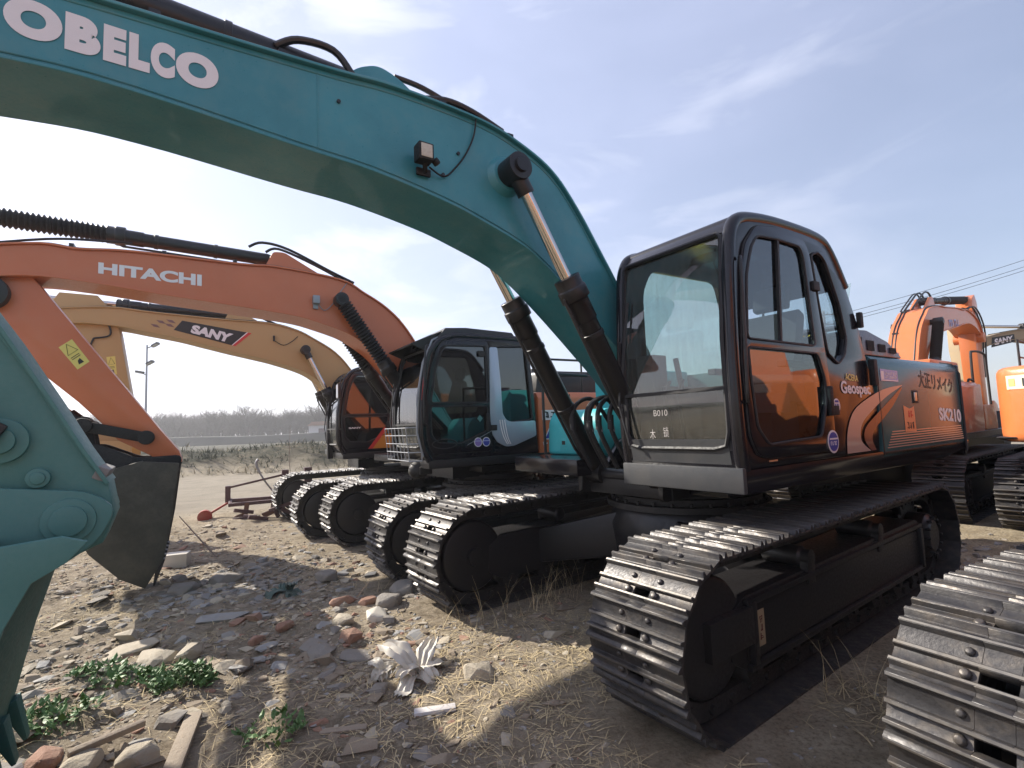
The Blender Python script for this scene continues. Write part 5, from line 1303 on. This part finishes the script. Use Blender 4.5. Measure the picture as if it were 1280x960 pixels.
# ------------------------------------------------------------------ poles and wires
def pole(name,label,cat,x,y,h,r,lamps=0,group=None,arms=False):
    z0=gz_at(x,y); rt=thing(name,label,cat,(x,y,z0),0,group)
    m=MB(); m.lathe((0,0,0),(0,0,h),[(0,r*1.6),(.01,r*1.3),(.5,r),(1,r*.7)],12); m.build('pole','galvanised' if lamps else 'twig',rt)
    if lamps:
        for k,(dx,dz,t) in enumerate(((.75,.0,.5),(.3,-1.6,.2),(-.6,-2.4,-.1))):
            m=MB(); m.box((dx,0,h+dz),(.6,.4,.2),Matrix.Rotation(-.5 if dx>0 else .2,3,'Y')); m.bar((0,0,h+dz-.3),(dx,0,h+dz),.08,.08); f=m.build('floodlight','dark_steel',rt,bevel=.03)
            m=MB(); m.box((dx,-.1,h+dz-.13),(.5,.3,.03),Matrix.Rotation(-.5 if dx>0 else .2,3,'Y')); m.build('lamp_glass','lamp_glass',f)
    if arms:
        m=MB()
        for z in (h-.3,h-1.1): m.bar((-.9,0,z),(.9,0,z),.1,.1)
        for z in (h-.3,h-1.1):
            for x_ in (-.8,-.3,.3,.8): m.cyl((x_,0,z),(x_,0,z+.22),.04,n=8)
        m.build('cross_arm','twig',rt)
    return rt
pole('lamp_post','tall lamp post with several floodlights standing before the far wood','lamp post',-32.34,45.,9.6,.09,lamps=1)
pole('utility_pole','small wooden power pole among the far trees left of the cabs','utility pole',-57.,150.,13.0,.16,arms=True)
pole('utility_pole','wooden power pole seen through the teal machine cab window','utility pole',25.5,41.,9.6,.14,arms=True)
for k,(dz,lb) in enumerate(((0,'uppermost power line crossing the sky at the right'),(-.55,'middle power line crossing the sky at the right'),(-.85,'lowest power line crossing the sky at the right'))):
    A=Vector((25.5,41.,9.4+dz*.8)); B=Vector((47,36.,15.2+dz)); pts=[]
    for i in range(25):
        t=i/24; p=A.lerp(B,t); p.z-=1.1*4*t*(1-t)*.35; pts.append(p-A)
    m=MB(); m.tube(pts,.017,5); o=m.build('power_line','black_matte'); o.location=A; tag(o,lb,'power line','power lines at the right')
# ------------------------------------------------------------------ far embankment, wall, sheds, wood
m=MB(); n=60
vs=[];fs=[]
for i in range(n+1):
    x=-150+i*(170/n); y=104+.0*x; z=1.75+.35*noise.noise(Vector((x*.05,0,0)))
    vs+=[(x,y-2.0,-.2),(x,y-.6,z*.95),(x,y+.6,z),(x,y+2.5,-.2)]
for i in range(n):
    for k in range(3): fs.append((i*4+k,(i+1)*4+k,(i+1)*4+k+1,i*4+k+1))
m.add(vs,fs); principled('bank_earth',(.03,.03,.022),.95,vary=.5,vscale=.3); o=m.build('embankment','bank_earth',smooth=True); o['kind']='structure'
m=MB(); m.box((0,0,1.6),(15,6,3.2)); m.prism([(-7.7,3.2),(7.7,3.2),(6.8,4.2),(-6.8,4.2)],-3.3,3.3); rt=thing('shed','long pale shed far away in front of the wood, beside the beige cab','shed',(-34.5,108,0),.1)
m2=MB(); m2.box((0,0,1.6),(15,6,3.2)); wl=m2.build('wall','concrete',rt,bevel=.02)
m2=MB(); m2.prism([(-7.7,3.2),(7.7,3.2),(6.8,4.0),(-6.8,4.0)],-3.3,3.3); m2.build('roof','brick_red',rt)
m2=MB()
for x in (-5,-2.4,.2,2.8,5.4): m2.box((x,-3.01,1.5),(1.1,.06,2.2))
m2.build('shutter','red_metal',wl)
# wood of bare trees: one mass
blocks=[]; rnd=random.Random(5)
def bare_tree(x,y,h):
    vs=[];fs=[]
    def seg(p,q,r0,r1):
        d=(q-p).normalized(); a=d.orthogonal().normalized(); b=d.cross(a); o=len(vs)
        for c,r in ((p,r0),(q,r1)):
            for k in range(3):
                an=k*2.094; vs.append(tuple(c+a*r*math.cos(an)+b*r*math.sin(an)))
        for k in range(3): fs.append((o+k,o+(k+1)%3,o+3+(k+1)%3,o+3+k))
    def grow(p,d,L,r,lev):
        q=p+d*L; seg(p,q,r,r*.65)
        if lev==0: return
        for _ in range(3 if lev<3 else 4):
            nd=(d+Vector((rnd.gauss(0,.55),rnd.gauss(0,.55),rnd.gauss(.15,.3)))).normalized()
            grow(p.lerp(q,rnd.uniform(.45,1)),nd,L*rnd.uniform(.55,.8),r*.5,lev-1)
    grow(Vector((x,y,0)),Vector((rnd.gauss(0,.05),rnd.gauss(0,.05),1)).normalized(),h*.36,h*.026,4)
    return np.array(vs),fs
TP=[bare_tree(0,0,9) for _ in range(14)]
for _ in range(1500):
    y=rnd.uniform(118,165); x=rnd.uniform(-1.15*y-10,.35*y)
    v,f=TP[rnd.randrange(14)]; s=rnd.uniform(.85,1.45)*(.85+.3*noise.noise(Vector((x*.03,0,2)))); a=rnd.uniform(0,6.28); c,s_2=math.cos(a),math.sin(a)
    vv=v@np.array([[c,s_2,0],[-s_2,c,0],[0,0,1]])*s*np.array([1.3,1.3,1]); blocks.append((vv+np.array([x,y,0]),f,0))
principled('bare_wood',(.065,.056,.046),.95)
scatter_mesh('far_wood',blocks,['bare_wood'],'distant bare winter wood along the horizon','wood')
# dry scrub on the bank beyond the road
blocks=[]
for _ in range(2600):
    r=24.6+30*rnd.random()**1.6; x=rnd.uniform(-55,9); y=(r+.30*x)/.95
    if y<17: continue
    z=gz_at(x,y); big=rnd.random(); cm=0 if noise.noise(Vector((x*.12,r*.45,1)))+rnd.gauss(0,.12)>.02 else 1
    for _ in range(13):
        bl=blade(x+rnd.gauss(0,.25),y+rnd.gauss(0,.2),(.15+.45*big)*rnd.uniform(.5,1.2),rnd.uniform(.012,.03),rnd.uniform(0,6.28),rnd.uniform(.3,1.5),.35,z-.02)
        blocks.append((bl[0],bl[1],cm))
principled('scrub',(.24,.20,.12),.95,vary=.5,vscale=.4); principled('scrub_dark',(.035,.04,.018),.95,vary=.5,vscale=.4)
scatter_mesh('scrub',blocks,['scrub','scrub_dark'],'dry scrub and weeds on the bank beyond the dirt road','scrub')
# haze
m=MB(); m.box((0,60,14),(420,300,34)); hz=m.build('haze','black_matte',smooth=False); hz['kind']='stuff'
hm=bpy.data.materials.new('haze_air'); hm.use_nodes=True; hn=hm.node_tree; hn.nodes.clear(); ho=hn.nodes.new('ShaderNodeOutputMaterial'); pv=hn.nodes.new('ShaderNodeVolumePrincipled')
pv.inputs['Color'].default_value=(.93,.94,.97,1); pv.inputs['Density'].default_value=.0015; pv.inputs['Anisotropy'].default_value=.3; hn.links.new(pv.outputs[0],ho.inputs['Volume']); hz.data.materials.clear(); hz.data.materials.append(hm)
hz['label']='thin pale haze over the lot and the far wood'; hz['category']='haze'
